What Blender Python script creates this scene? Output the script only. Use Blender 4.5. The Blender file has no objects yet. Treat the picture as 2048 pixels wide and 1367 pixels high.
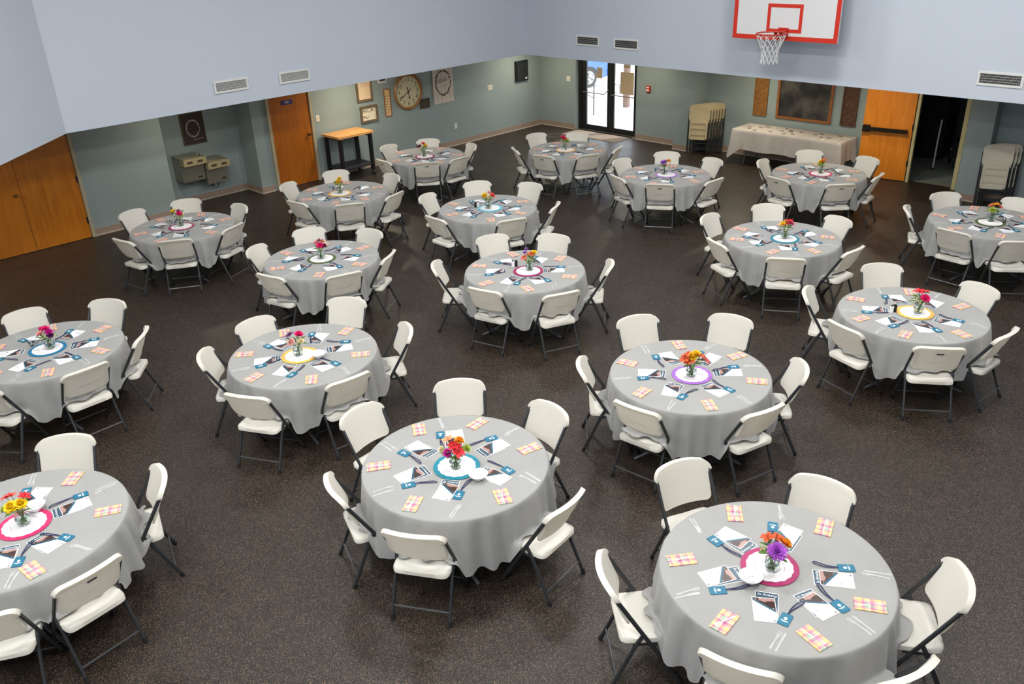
import bpy, bmesh, math, random
from mathutils import Vector, Matrix

random.seed(7)
PI = math.pi
SC = bpy.context.scene
COL = SC.collection
# ------------------------------------------------------------------ camera
CAM = Vector((15.5618, -16.7037, 4.6537))
FW = Vector((-0.64171, 0.63061, -0.43651)).normalized()
UP = Vector((-0.28431, 0.33300, 0.89904)).normalized()
RT = FW.cross(UP).normalized()
cam = bpy.data.cameras.new('camera')
cam.sensor_fit = 'HORIZONTAL'
cam.sensor_width = 36.0
cam.lens = 1694.4 / 2048 * 36.0
cam.clip_end = 300
co = bpy.data.objects.new('camera', cam)
COL.objects.link(co)
co.matrix_world = Matrix(((RT.x, UP.x, -FW.x, CAM.x), (RT.y, UP.y, -FW.y, CAM.y),
                          (RT.z, UP.z, -FW.z, CAM.z), (0, 0, 0, 1)))
SC.camera = co
# ------------------------------------------------------------------ view, sky, sun, big lights
SC.view_settings.view_transform = 'Standard'
SC.view_settings.look = 'None'
SC.view_settings.gamma = 1
SC.view_settings.use_curve_mapping = False
SC.view_settings.exposure = 0.0
world = bpy.data.worlds.new('world')
SC.world = world
world.use_nodes = True
wn = world.node_tree.nodes
bg = wn['Background']
bg.inputs[0].default_value = (0.80, 0.90, 1.0, 1)
bg.inputs[1].default_value = 5.0


def light(kind, name, loc, rot, energy, color, **kw):
    l = bpy.data.lights.new(name, kind)
    l.energy = energy
    l.color = color
    for k, v in kw.items():
        setattr(l, k, v)
    o = bpy.data.objects.new(name, l)
    COL.objects.link(o)
    o.location = loc
    o.rotation_euler = rot
    return o


light('SUN', 'sun', (0, 30, 20), (math.radians(40), 0, math.radians(150)), 5.0, (1, 0.96, 0.9), angle=0.01)
HALL = (1.0, 0.985, 0.955)
for lx in (6.2, 10.4, 14.8):
    for ly in (-6.6, -11.2, -15.8, -19.6):
        light('AREA', 'high_bay_lamp', (lx, ly, 6.55), (0, 0, 0), {6.2: 105, 10.4: 185, 14.8: 185}[lx], HALL, shape='RECTANGLE', size=1.25, size_y=0.65)
# downlights in the low ceiling under the upper wall
for (lx, ly, e) in ((0.95, -6.2, 30), (0.9, -1.1, 24), (3.6, -1.0, 20), (0.95, -10.1, 12), (6.5, -1.0, 26), (0.9, -14.5, 22), (9.0, -1.2, 24)):
    light('AREA', 'recessed_lamp', (lx, ly, 2.185), (0, 0, 0), e, (1.0, 0.87, 0.64), shape='DISK', size=0.22)


# ------------------------------------------------------------------ helpers
def lin(c):
    c = c / 255.0
    return c / 12.92 if c <= 0.04045 else ((c + 0.055) / 1.055) ** 2.4


def rgb(r, g, b):
    return (lin(r), lin(g), lin(b), 1.0)


MATS = {}


def mat(name, col, rough=0.5, metal=0.0, spec=0.5, bump=0.0, bscale=60.0, alpha=1.0, trans=0.0, emit=None, var=0.0, vscale=4.0, ior=1.45):
    if name in MATS:
        return MATS[name]
    m = bpy.data.materials.new(name)
    m.use_nodes = True
    nt = m.node_tree
    b = nt.nodes['Principled BSDF']
    b.inputs['Base Color'].default_value = col
    b.inputs['Roughness'].default_value = rough
    b.inputs['Metallic'].default_value = metal
    b.inputs['Specular IOR Level'].default_value = spec
    b.inputs['Alpha'].default_value = alpha
    b.inputs['Transmission Weight'].default_value = trans
    b.inputs['IOR'].default_value = ior
    tc = nt.nodes.new('ShaderNodeTexCoord')
    if var > 0:
        n = nt.nodes.new('ShaderNodeTexNoise')
        n.inputs['Scale'].default_value = vscale
        n.inputs['Detail'].default_value = 4
        nt.links.new(tc.outputs['Object'], n.inputs['Vector'])
        mx = nt.nodes.new('ShaderNodeMix')
        mx.data_type = 'RGBA'
        mx.inputs['A'].default_value = tuple(x * (1 - var) for x in col[:3]) + (1,)
        mx.inputs['B'].default_value = tuple(min(1, x * (1 + var)) for x in col[:3]) + (1,)
        nt.links.new(n.outputs['Fac'], mx.inputs['Factor'])
        nt.links.new(mx.outputs['Result'], b.inputs['Base Color'])
    if bump > 0:
        n = nt.nodes.new('ShaderNodeTexNoise')
        n.inputs['Scale'].default_value = bscale
        n.inputs['Detail'].default_value = 3
        nt.links.new(tc.outputs['Object'], n.inputs['Vector'])
        bp = nt.nodes.new('ShaderNodeBump')
        bp.inputs['Strength'].default_value = bump
        bp.inputs['Distance'].default_value = 0.01
        nt.links.new(n.outputs['Fac'], bp.inputs['Height'])
        nt.links.new(bp.outputs['Normal'], b.inputs['Normal'])
    if emit:
        b.inputs['Emission Color'].default_value = emit[0]
        b.inputs['Emission Strength'].default_value = emit[1]
    MATS[name] = m
    return m


class NT:
    """small node-expression helper for procedural prints"""

    def __init__(s, name, rough=0.5):
        s.m = bpy.data.materials.new(name)
        s.m.use_nodes = True
        s.t = s.m.node_tree
        s.b = s.t.nodes['Principled BSDF']
        s.b.inputs['Roughness'].default_value = rough
        tc = s.t.nodes.new('ShaderNodeTexCoord')
        sp = s.t.nodes.new('ShaderNodeSeparateXYZ')
        s.t.links.new(tc.outputs['Object'], sp.inputs[0])
        s.obj = tc.outputs['Object']
        s.x, s.y, s.z = sp.outputs
        MATS[name] = s.m

    def put(s, sock, v):
        if isinstance(v, (int, float)):
            sock.default_value = v
        elif isinstance(v, tuple):
            sock.default_value = v
        else:
            s.t.links.new(v, sock)

    def f(s, op, a, b=0.0, c=0.0):
        n = s.t.nodes.new('ShaderNodeMath')
        n.operation = op
        s.put(n.inputs[0], a)
        s.put(n.inputs[1], b)
        s.put(n.inputs[2], c)
        return n.outputs[0]

    def mix(s, fac, a, b):
        n = s.t.nodes.new('ShaderNodeMix')
        n.data_type = 'RGBA'
        s.put(n.inputs['Factor'], fac)
        s.put(n.inputs['A'], a)
        s.put(n.inputs['B'], b)
        return n.outputs['Result']

    def band(s, v, lo, hi):
        return s.f('MULTIPLY', s.f('GREATER_THAN', v, lo), s.f('LESS_THAN', v, hi))

    def noise(s, scale, detail=3.0, vec=None):
        n = s.t.nodes.new('ShaderNodeTexNoise')
        n.inputs['Scale'].default_value = scale
        n.inputs['Detail'].default_value = detail
        s.t.links.new(vec or s.obj, n.inputs['Vector'])
        return n.outputs['Fac']

    def voro(s, scale, out='Distance'):
        n = s.t.nodes.new('ShaderNodeTexVoronoi')
        n.inputs['Scale'].default_value = scale
        s.t.links.new(s.obj, n.inputs['Vector'])
        return n.outputs[out]

    def ramp(s, v, stops, const=False):
        n = s.t.nodes.new('ShaderNodeValToRGB')
        n.color_ramp.interpolation = 'CONSTANT' if const else 'LINEAR'
        e = n.color_ramp.elements
        while len(e) < len(stops):
            e.new(0.5)
        for i, (p, c) in enumerate(stops):
            e[i].position = p
            e[i].color = c
        s.put(n.inputs[0], v)
        return n.outputs[0]

    def bump(s, h, strength=0.3, dist=0.01):
        n = s.t.nodes.new('ShaderNodeBump')
        n.inputs['Strength'].default_value = strength
        n.inputs['Distance'].default_value = dist
        s.put(n.inputs['Height'], h)
        s.t.links.new(n.outputs[0], s.b.inputs['Normal'])

    def done(s, col):
        s.put(s.b.inputs['Base Color'], col)
        return s.m


class MB:
    """collects faces for one mesh"""

    def __init__(s):
        s.v, s.f = [], []

    def add(s, vs, fs):
        k = len(s.v)
        s.v += [tuple(v) for v in vs]
        s.f += [tuple(i + k for i in f) for f in fs]
        return s

    def box(s, a, b):
        x0, y0, z0 = a
        x1, y1, z1 = b
        x0, x1 = min(x0, x1), max(x0, x1)
        y0, y1 = min(y0, y1), max(y0, y1)
        z0, z1 = min(z0, z1), max(z0, z1)
        return s.add([(x0, y0, z0), (x1, y0, z0), (x1, y1, z0), (x0, y1, z0), (x0, y0, z1), (x1, y0, z1), (x1, y1, z1), (x0, y1, z1)],
                     [(0, 3, 2, 1), (4, 5, 6, 7), (0, 1, 5, 4), (1, 2, 6, 5), (2, 3, 7, 6), (3, 0, 4, 7)])

    def prism(s, pts, z0, z1):
        n = len(pts)
        vs = [(x, y, z0) for x, y in pts] + [(x, y, z1) for x, y in pts]
        fs = [tuple(range(n - 1, -1, -1)), tuple(range(n, 2 * n))] + [(i, (i + 1) % n, n + (i + 1) % n, n + i) for i in range(n)]
        return s.add(vs, fs)

    def tube(s, path, r, n=8, closed=False, flat=1.0, caps=True):
        P = [Vector(p) for p in path]
        m = len(P)
        R = r if isinstance(r, (list, tuple)) else [r] * m
        vs = []
        ref = None
        for i, p in enumerate(P):
            if closed:
                d = P[(i + 1) % m] - P[i - 1]
            else:
                d = P[min(i + 1, m - 1)] - P[max(i - 1, 0)]
            d.normalize()
            if ref is None:
                ref = Vector((0, 0, 1)) if abs(d.z) < 0.9 else Vector((1, 0, 0))
            a = d.cross(ref).normalized()
            b = a.cross(d).normalized()
            ref = b
            for k in range(n):
                t = 2 * PI * k / n
                vs.append(p + a * math.cos(t) * R[i] + b * math.sin(t) * R[i] * flat)
        fs = []
        for i in range(m if closed else m - 1):
            j = (i + 1) % m
            for k in range(n):
                fs.append((i * n + k, i * n + (k + 1) % n, j * n + (k + 1) % n, j * n + k))
        if not closed and caps:
            fs.append(tuple(range(n - 1, -1, -1)))
            fs.append(tuple((m - 1) * n + k for k in range(n)))
        return s.add(vs, fs)

    def lathe(s, prof, n=24, c=(0, 0, 0)):
        vs, fs = [], []
        m = len(prof)
        for r, z in prof:
            for k in range(n):
                t = 2 * PI * k / n
                vs.append((c[0] + r * math.cos(t), c[1] + r * math.sin(t), c[2] + z))
        for i in range(m - 1):
            for k in range(n):
                fs.append((i * n + k, i * n + (k + 1) % n, (i + 1) * n + (k + 1) % n, (i + 1) * n + k))
        if prof[0][0] > 1e-6:
            fs.append(tuple(range(n - 1, -1, -1)))
        if prof[-1][0] > 1e-6:
            fs.append(tuple((m - 1) * n + k for k in range(n)))
        return s.add(vs, fs)

    def mesh(s, name, m, smooth=False, bevel=0.0, seg=2, sharp=None):
        me = bpy.data.meshes.new(name)
        me.from_pydata(s.v, [], s.f)
        if bevel > 0:
            bm = bmesh.new()
            bm.from_mesh(me)
            bmesh.ops.bevel(bm, geom=bm.edges[:], offset=bevel, segments=seg, affect='EDGES', clamp_overlap=True)
            bm.to_mesh(me)
            bm.free()
        if smooth or bevel > 0:
            for p in me.polygons:
                p.use_smooth = True
            me.set_sharp_from_angle(angle=math.radians(sharp if sharp else 40))
        me.materials.append(m)
        me.update()
        return me


def link(name, me, parent=None, loc=(0, 0, 0), rz=0.0, rot=None):
    o = bpy.data.objects.new(name, me)
    COL.objects.link(o)
    o.location = loc
    o.rotation_euler = rot if rot is not None else (0, 0, rz)
    if parent is not None:
        o.parent = parent
    return o


def tag(o, label, cat=None, group=None, kind=None):
    o['label'] = label
    if cat:
        o['category'] = cat
    if group:
        o['group'] = group
    if kind:
        o['kind'] = kind
    return o


def empty(name, loc=(0, 0, 0), rz=0.0, rot=None):
    return link(name, None, None, loc, rz, rot)


def S(name, mb, m, label, cat, parent=None, **kw):
    o = link(name, mb.mesh(name, m, **kw), parent)
    if parent is None:
        tag(o, label, cat, kind='structure')
    return o


def rrect(w, h, r, n=4):
    pts = []
    for cx, cy, a0 in ((w / 2 - r, h / 2 - r, 0), (-w / 2 + r, h / 2 - r, PI / 2), (-w / 2 + r, -h / 2 + r, PI), (w / 2 - r, -h / 2 + r, 1.5 * PI)):
        for k in range(n + 1):
            t = a0 + PI / 2 * k / n
            pts.append((cx + r * math.cos(t), cy + r * math.sin(t)))
    return pts


TXT = {}


def text_mesh(s, size, m, shear=0.0, ext=0.0005):
    key = (s, size, m.name, shear)
    if key in TXT:
        return TXT[key]
    cu = bpy.data.curves.new('lettering', 'FONT')
    cu.body = s
    cu.size = size
    cu.shear = shear
    cu.extrude = ext
    cu.align_x = 'CENTER'
    cu.align_y = 'CENTER'
    cu.resolution_u = 3
    o = bpy.data.objects.new('lettering', cu)
    COL.objects.link(o)
    bpy.context.view_layer.update()
    me = bpy.data.meshes.new_from_object(o.evaluated_get(bpy.context.evaluated_depsgraph_get()))
    bpy.data.objects.remove(o)
    me.materials.clear()
    me.materials.append(m)
    TXT[key] = me
    return me


# orientation helpers for things hung on the two walls: local x = to the viewer's right, local y = up, local z = out of the wall
ROT_LEFT = (PI / 2, 0, PI / 2)      # left wall, faces +x
ROT_BACK = (PI / 2, 0, 0)           # back wall, faces -y

# ------------------------------------------------------------------ materials
M_green = mat('wall_paint_sage', rgb(146, 160, 160), 0.5, var=0.04, vscale=1.2, bump=0.05, bscale=300)
M_blue = mat('wall_paint_pale_blue', rgb(190, 198, 210), 0.6, var=0.03, vscale=0.8, bump=0.04, bscale=250)
M_ceil = mat('ceiling_white', rgb(205, 205, 200), 0.8, var=0.02)
M_base = mat('baseboard_tan', rgb(158, 138, 122), 0.5, var=0.05)
M_lip = mat('caulk_white', rgb(200, 192, 178), 0.6)
M_white = mat('chair_plastic', rgb(240, 238, 231), 0.42, spec=0.4, bump=0.08, bscale=500)
M_cream = mat('chair_plastic_aged', rgb(226, 210, 172), 0.45, spec=0.4, bump=0.08, bscale=500)
for m_ in (M_white, M_cream):
    nt = m_.node_tree
    tr = nt.nodes.new('ShaderNodeBsdfTranslucent')
    tr.inputs[0].default_value = (0.90, 0.86, 0.76, 1)
    ms = nt.nodes.new('ShaderNodeMixShader')
    ms.inputs[0].default_value = 0.42
    nt.links.new(nt.nodes['Principled BSDF'].outputs[0], ms.inputs[1])
    nt.links.new(tr.outputs[0], ms.inputs[2])
    nt.links.new(ms.outputs[0], nt.nodes['Material Output'].inputs[0])
M_steel = mat('charcoal_tube', rgb(58, 60, 63), 0.42, metal=0.35)
M_slot = mat('slot_dark', rgb(30, 28, 26), 0.8)
M_rubber = mat('rubber_black', rgb(22, 22, 23), 0.7)
M_ttop = mat('tabletop_plastic', rgb(205, 203, 196), 0.5)
M_tleg = mat('table_leg_grey', rgb(92, 95, 100), 0.4, metal=0.5)
M_black = mat('black_paint', rgb(24, 25, 28), 0.5)
M_navy = mat('navy_strap', rgb(38, 44, 82), 0.7, bump=0.2, bscale=900)
M_teal = mat('tag_teal', rgb(30, 104, 132), 0.45, bump=0.05, bscale=700)
M_print = mat('print_white', rgb(236, 240, 240), 0.6)
M_ink = mat('print_ink', rgb(48, 52, 84), 0.6)
M_clear = mat('clear_plastic', (0.95, 0.97, 0.98, 1), 0.10, spec=1.0, alpha=0.16)
M_glass = mat('vase_glass', (0.93, 0.97, 0.95, 1), 0.02, trans=1.0, ior=1.32)
M_pane = mat('door_glass', (0.95, 0.98, 0.97, 1), 0.02, alpha=0.12, spec=0.5)
M_bowl = mat('bowl_white', rgb(238, 238, 238), 0.35)
M_alu = mat('vent_white', rgb(215, 216, 214), 0.5)
M_ss = mat('stainless', rgb(176, 172, 158), 0.32, metal=0.85, bump=0.03, bscale=400)
M_brass = mat('brass', rgb(150, 118, 60), 0.3, metal=0.9)
M_jamb = mat('jamb_tan', rgb(176, 166, 140), 0.5)
M_stem = mat('stem_green', rgb(96, 128, 60), 0.5, var=0.2, vscale=30)
M_leaf = mat('leaf_green', rgb(88, 122, 52), 0.5, var=0.3, vscale=30)
M_bud = mat('bud_pale', rgb(206, 212, 150), 0.6, var=0.15, vscale=40)
M_paperw = mat('paper_white', rgb(240, 240, 242), 0.6)
M_tan = mat('paper_tan', rgb(196, 176, 148), 0.8, var=0.08, vscale=8)
M_red = mat('paint_red', rgb(196, 46, 28), 0.45)
M_board = mat('board_white', rgb(208, 209, 210), 0.4, var=0.03, vscale=3)
M_cord = mat('net_cord', rgb(222, 222, 220), 0.8)

# floor: black rubber with tan flecks
n = NT('rubber_floor', 0.42)
vd = n.voro(250.0, 'Color')
sx = n.t.nodes.new('ShaderNodeSeparateColor')
n.t.links.new(vd, sx.inputs[0])
big = n.noise(0.9, 4)
basec = n.mix(big, rgb(31, 26, 22), rgb(43, 36, 30))
fl = n.f('GREATER_THAN', sx.outputs[0], 0.87)
flc = n.mix(sx.outputs[1], rgb(118, 92, 70), rgb(110, 104, 96))
dk = n.f('LESS_THAN', sx.outputs[0], 0.35)
c0 = n.mix(n.f('MULTIPLY', dk, 0.6), basec, rgb(20, 18, 17))
n.done(n.mix(fl, c0, flc))
rr = n.f('ADD', 0.33, n.f('MULTIPLY', n.noise(2.2, 3), 0.2))
n.put(n.b.inputs['Roughness'], rr)
n.bump(n.noise(140, 2), 0.25, 0.004)
n.b.inputs['Specular IOR Level'].default_value = 0.38
M_floor = n.m

# tablecloth
n = NT('cloth_grey', 0.78)
w = n.noise(3.0, 5)
n.done(n.mix(w, rgb(139, 139, 138), rgb(153, 153, 151)))
cr = n.f('ABSOLUTE', n.f('SUBTRACT', n.f('FRACT', n.f('MULTIPLY', n.x, 2.6)), 0.5))
cr2 = n.f('ABSOLUTE', n.f('SUBTRACT', n.f('FRACT', n.f('MULTIPLY', n.y, 2.6)), 0.5))
cm = n.f('MINIMUM', n.f('MULTIPLY', cr, 18.0), 1.0)
cm2 = n.f('MINIMUM', n.f('MULTIPLY', cr2, 18.0), 1.0)
n.bump(n.f('ADD', n.f('MULTIPLY', n.f('ADD', cm, cm2), 0.25), n.noise(7.0, 4)), 0.35, 0.008)
n.b.inputs['Sheen Weight'].default_value = 0.15
M_cloth = n.m

n = NT('cloth_taupe', 0.75)
w = n.noise(4.0, 5)
n.done(n.mix(w, rgb(172, 166, 161), rgb(198, 191, 185)))
n.bump(n.noise(9.0, 5), 0.6, 0.012)
M_cloth2 = n.m


def wood(name, c1, c2, rough=0.4, sc=(1.0, 14.0, 1.0), axis='z'):
    n = NT(name, rough)
    mp = n.t.nodes.new('ShaderNodeMapping')
    mp.inputs['Scale'].default_value = {'z': (14, 14, 1.2), 'x': (1.2, 14, 14), 'y': (14, 1.2, 14)}[axis]
    n.t.links.new(n.obj, mp.inputs[0])
    a = n.noise(1.6, 6, mp.outputs[0])
    b = n.noise(9.0, 3, mp.outputs[0])
    n.done(n.ramp(n.f('ADD', n.f('MULTIPLY', a, 0.75), n.f('MULTIPLY', b, 0.25)), [(0.3, c1), (0.7, c2)]))
    return n.m


M_oak = wood('door_oak_orange', rgb(176, 100, 16), rgb(208, 128, 30), 0.38, axis='z')
M_oak_lit = wood('door_oak_lit', rgb(206, 116, 18), rgb(234, 146, 40), 0.38, axis='z')  # orange oak again, the storeroom door's stronger light put into its colour
M_oak2 = wood('door_oak_dark', rgb(148, 80, 12), rgb(180, 102, 20), 0.4, axis='z')
M_butcher = wood('butcher_block', rgb(206, 146, 82), rgb(232, 176, 112), 0.4, axis='y')
M_frame = wood('frame_grey_brown', rgb(96, 84, 64), rgb(126, 110, 84), 0.6, axis='x')
M_frameo = wood('frame_oak', rgb(122, 74, 36), rgb(158, 98, 48), 0.45, axis='x')
M_clockr = wood('clock_rim_wood', rgb(130, 86, 44), rgb(170, 124, 70), 0.4, axis='x')
M_dframe = wood('frame_dark', rgb(70, 58, 46), rgb(88, 72, 56), 0.5, axis='x')

# flyer print (reading side towards -y)
n = NT('flyer_print', 0.35)
dg = n.f('SUBTRACT', n.y, n.f('SUBTRACT', 0.028, n.f('MULTIPLY', n.x, 0.72)))     # > 0 : photo side
inside = n.f('MULTIPLY', n.f('LESS_THAN', n.f('ABSOLUTE', n.x), 0.069), n.f('LESS_THAN', n.f('ABSOLUTE', n.y), 0.1035))
ph = n.mix(n.noise(26, 4), rgb(34, 24, 24), rgb(78, 52, 48))
pink = n.f('MULTIPLY', n.f('GREATER_THAN', n.f('ADD', n.y, n.f('MULTIPLY', n.noise(22, 2), 0.05)), 0.098), n.f('GREATER_THAN', n.x, -0.03))
ph = n.mix(pink, ph, n.mix(n.noise(60, 3), rgb(126, 88, 84), rgb(190, 158, 148)))
dots = n.f('LESS_THAN', n.voro(62.0), 0.16)
ph = n.mix(n.f('MULTIPLY', dots, n.band(dg, 0.02, 0.07)), ph, rgb(236, 230, 222))
ph = n.mix(n.f('LESS_THAN', dg, 0.018), ph, rgb(28, 84, 108))
ink = n.f('MULTIPLY', n.f('MULTIPLY', n.band(n.f('FRACT', n.f('MULTIPLY', n.y, 95.0)), 0.3, 0.6), n.band(n.y, -0.092, -0.035)),
          n.f('MULTIPLY', n.band(n.x, -0.058, 0.03), n.f('GREATER_THAN', n.noise(260, 1), 0.40)))
ink2 = n.f('MULTIPLY', n.f('MULTIPLY', n.band(n.y, -0.098, -0.088), n.band(n.x, 0.045, 0.062)), 1.0)
wh = n.mix(n.f('MULTIPLY', ink, 0.7), rgb(240, 241, 244), rgb(70, 74, 90))
wh = n.mix(ink2, wh, rgb(84, 90, 100))
n.done(n.mix(n.f('MULTIPLY', n.f('GREATER_THAN', dg, 0.0), inside), wh, ph))
M_flyer = n.m
n = NT('title_print', 0.35)
inside = n.f('MULTIPLY', n.f('LESS_THAN', n.f('ABSOLUTE', n.x), 0.069), n.f('LESS_THAN', n.f('ABSOLUTE', n.y), 0.1025))
n.done(n.mix(inside, rgb(240, 241, 244), n.mix(n.noise(18, 3), rgb(40, 62, 78), rgb(62, 88, 104))))
M_title = n.m

# plaid napkin
n = NT('napkin_plaid', 0.8)
PAL = [rgb(232, 196, 112), rgb(226, 158, 160), rgb(160, 92, 138), rgb(232, 204, 190), rgb(146, 184, 158), rgb(204, 118, 146), rgb(232, 184, 136)]


def plaid(v, k):
    return n.ramp(n.f('FRACT', n.f('ADD', n.f('MULTIPLY', v, k), 0.5)), [(0.0, PAL[0]), (0.14, PAL[1]), (0.30, PAL[2]), (0.50, PAL[3]), (0.58, PAL[4]), (0.78, PAL[5]), (0.92, PAL[6])], True)


n.done(n.mix(0.5, plaid(n.x, 8.5), plaid(n.y, 10.5)))
n.bump(n.noise(300, 2), 0.2, 0.002)
M_plaid = n.m

# paper doily: pierced lace ring
n = NT('doily_lace', 0.7)
rad = n.f('SQRT', n.f('ADD', n.f('MULTIPLY', n.x, n.x), n.f('MULTIPLY', n.y, n.y)))
hole = n.f('MULTIPLY', n.f('LESS_THAN', n.voro(140.0), 0.25), n.band(rad, 0.098, 0.146))
ring = n.f('MULTIPLY', n.band(rad, 0.094, 0.099), n.f('LESS_THAN', n.voro(190.0), 0.45))
n.put(n.b.inputs['Alpha'], n.f('SUBTRACT', 1.0, n.f('MINIMUM', n.f('ADD', hole, ring), 1.0)))
n.done(rgb(242, 240, 242))
M_doily = n.m

# chalkboard
n = NT('chalkboard', 0.6)
sm = n.f('MULTIPLY', n.noise(2.4, 5), n.f('GREATER_THAN', n.noise(1.3, 3), 0.0))
n.done(n.ramp(sm, [(0.43, rgb(26, 26, 28)), (0.66, rgb(82, 78, 72)), (0.8, rgb(104, 100, 92))]))
M_chalk = n.m


def carve(name, c1, c2):
    n = NT(name, 0.5)
    cell = n.noise(34, 3)
    n.done(n.mix(cell, c1, c2))
    n.bump(n.noise(46, 4), 0.9, 0.02)
    return n.m


M_carve1 = carve('carved_gold', rgb(112, 70, 26), rgb(176, 124, 58))
M_carve2 = carve('carved_brown', rgb(66, 44, 32), rgb(110, 76, 52))

# print with writing-like strokes (illegible script on the wall pictures)
def scribble(name, paper, ink, k=26.0, th=0.52, ymax=9.0, ymin=-9.0, xm=9.0):
    n = NT(name, 0.7)
    line = n.band(n.f('FRACT', n.f('MULTIPLY', n.y, k)), 0.22, 0.74)
    mp = n.t.nodes.new('ShaderNodeMapping')
    mp.inputs['Scale'].default_value = (1.0, 0.45, 1)
    n.t.links.new(n.obj, mp.inputs[0])
    st = n.f('LESS_THAN', n.f('ABSOLUTE', n.f('SUBTRACT', n.noise(k * 3.2, 2, mp.outputs[0]), 0.5)), (th - 0.46))
    a = n.f('MULTIPLY', n.f('MULTIPLY', line, st), n.f('MULTIPLY', n.band(n.y, ymin, ymax), n.band(n.x, -xm, xm)))
    n.done(n.mix(n.f('MULTIPLY', a, 0.85), paper, ink))
    return n.m


M_pr1 = scribble('verse_print', rgb(232, 206, 172), rgb(120, 96, 76), 20, 0.50, 0.24, -0.02, 0.13)
M_pr2 = scribble('script_print', rgb(244, 232, 208), rgb(84, 70, 60), 8, 0.50, 0.12, -0.1, 0.17)
M_pr3 = scribble('strip_print', rgb(226, 196, 146), rgb(150, 104, 70), 17, 0.53, 0.2, -0.27, 0.06)
M_pr4 = scribble('plaque_print', rgb(70, 60, 48), rgb(110, 98, 80), 22, 0.50, 0.06, -0.06, 0.1)


def ringprint(name, paper, ink, rx, ry, wth, k, planks=False):
    n = NT(name, 0.7)
    q = n.f('SQRT', n.f('ADD', n.f('POWER', n.f('DIVIDE', n.x, rx), 2.0), n.f('POWER', n.f('DIVIDE', n.y, ry), 2.0)))
    d = n.f('ABSOLUTE', n.f('SUBTRACT', q, 1.0))
    leafy = n.f('LESS_THAN', n.f('ADD', d, n.f('MULTIPLY', n.voro(k), wth * 1.6)), wth * 1.25)
    pc = n.mix(n.noise(12, 3), paper, tuple(min(1, c * 1.12) for c in paper[:3]) + (1,))
    if planks:
        g = n.f('LESS_THAN', n.f('ABSOLUTE', n.f('SUBTRACT', n.f('FRACT', n.f('MULTIPLY', n.x, 8.0)), 0.5)), 0.03)
        pc = n.mix(n.f('MULTIPLY', g, 0.6), pc, rgb(110, 98, 88))
    n.done(n.mix(leafy, pc, ink))
    return n.m


M_sign = ringprint('whitewash_wreath', rgb(206, 194, 184), rgb(74, 66, 52), 0.225, 0.27, 0.16, 24, True)
M_poster = ringprint('chalk_wreath', rgb(58, 46, 42), rgb(176, 168, 156), 0.13, 0.155, 0.16, 40)
n = NT('concrete_out', 0.9)
n.done(n.mix(n.noise(1.2, 5), rgb(206, 204, 198), rgb(232, 230, 226)))
M_conc = n.m
n = NT('door_mat', 0.95)
n.done(n.mix(n.noise(60, 3), rgb(112, 98, 86), rgb(140, 126, 112)))
n.bump(n.noise(220, 2), 0.5, 0.004)
M_mat = n.m

# ------------------------------------------------------------------ the room
SZ = 2.20            # underside of the upper wall
TOP = 6.8
XS, YS0, YS1 = 2.04, -2.68, -2.95
floor = S('floor', MB().box((-0.9, -21, -0.12), (21, 0.2, 0.0)), M_floor, 'dark speckled rubber floor of the whole hall', 'floor')
S('floor_closet', MB().box((8.6, 0.2, -0.12), (12.2, 3.2, -0.001)), mat('closet_floor', rgb(120, 124, 118), 0.7, var=0.06), 'pale bare floor of the dark storeroom', 'floor')
# left lower wall with alcove and two door openings (solid slabs; doors sit in front of them)
S('wall_left', MB().box((-0.9, -8.35, 0), (0, 0.3, 2.4)), M_green, 'sage wall with clock and framed signs', 'wall')
S('wall_left_alcove', MB().box((-0.95, -10.17, 0), (-0.59, -8.35, 2.4)), M_green, 'sage wall at the back of the fountain alcove', 'wall')
S('wall_left_front', MB().box((-0.9, -21, 0), (0, -10.17, 2.4)), M_green, 'sage wall between the alcove and orange doors', 'wall')
# back lower wall
S('wall_back', MB().box((-0.2, 0, 0), (1.19, 0.32, 2.4)), M_green, 'sage wall left of the glass doors', 'wall')
S('wall_back_header', MB().box((1.19, 0, 2.14), (3.09, 0.32, 2.4)), M_green, 'sage wall above the glass doors', 'wall')
S('wall_back_alarm', MB().box((3.09, 0, 0), (4.40, 0.32, 2.4)), M_green, 'sage wall with the red fire alarm', 'wall')
S('wall_back_pilaster', MB().box((4.40, -0.32, 0), (4.92, 0.32, 2.4)), M_green, 'sage pilaster behind the left chair stack', 'wall')
S('wall_back_chalkboard', MB().box((4.92, 0.17, 0), (9.55, 0.22, 2.4)), M_green, 'sage wall behind the chalkboard and buffet table', 'wall')
S('wall_back_closet_header', MB().box((9.55, 0.10, 2.10), (10.47, 0.36, 2.4)), M_green, 'sage wall above the storeroom doorway', 'wall')
S('wall_back_pier', MB().box((10.66, -0.53, 0), (11.08, 0.36, 2.4)).box((10.47, 0.10, 0), (10.66, 0.36, 2.4)), M_green, 'sage pier right of the storeroom doorway', 'wall')
S('wall_back_right', MB().box((11.08, -0.24, 0), (21, 0.1, 2.4)), M_green, 'sage wall behind the right chair stack', 'wall')
# storeroom
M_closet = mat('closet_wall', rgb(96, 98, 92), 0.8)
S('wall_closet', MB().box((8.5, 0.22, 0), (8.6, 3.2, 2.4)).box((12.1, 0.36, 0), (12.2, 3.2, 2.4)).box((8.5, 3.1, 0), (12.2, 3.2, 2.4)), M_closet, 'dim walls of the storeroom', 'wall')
S('ceiling_closet', MB().box((8.5, 0.3, 2.4), (12.2, 3.2, 2.5)), M_ceil, 'ceiling of the storeroom', 'ceiling')
# low ceiling, upper walls, high ceiling


def slab(pts, z0, z1):
    return MB().prism(pts, z0, z1)


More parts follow.
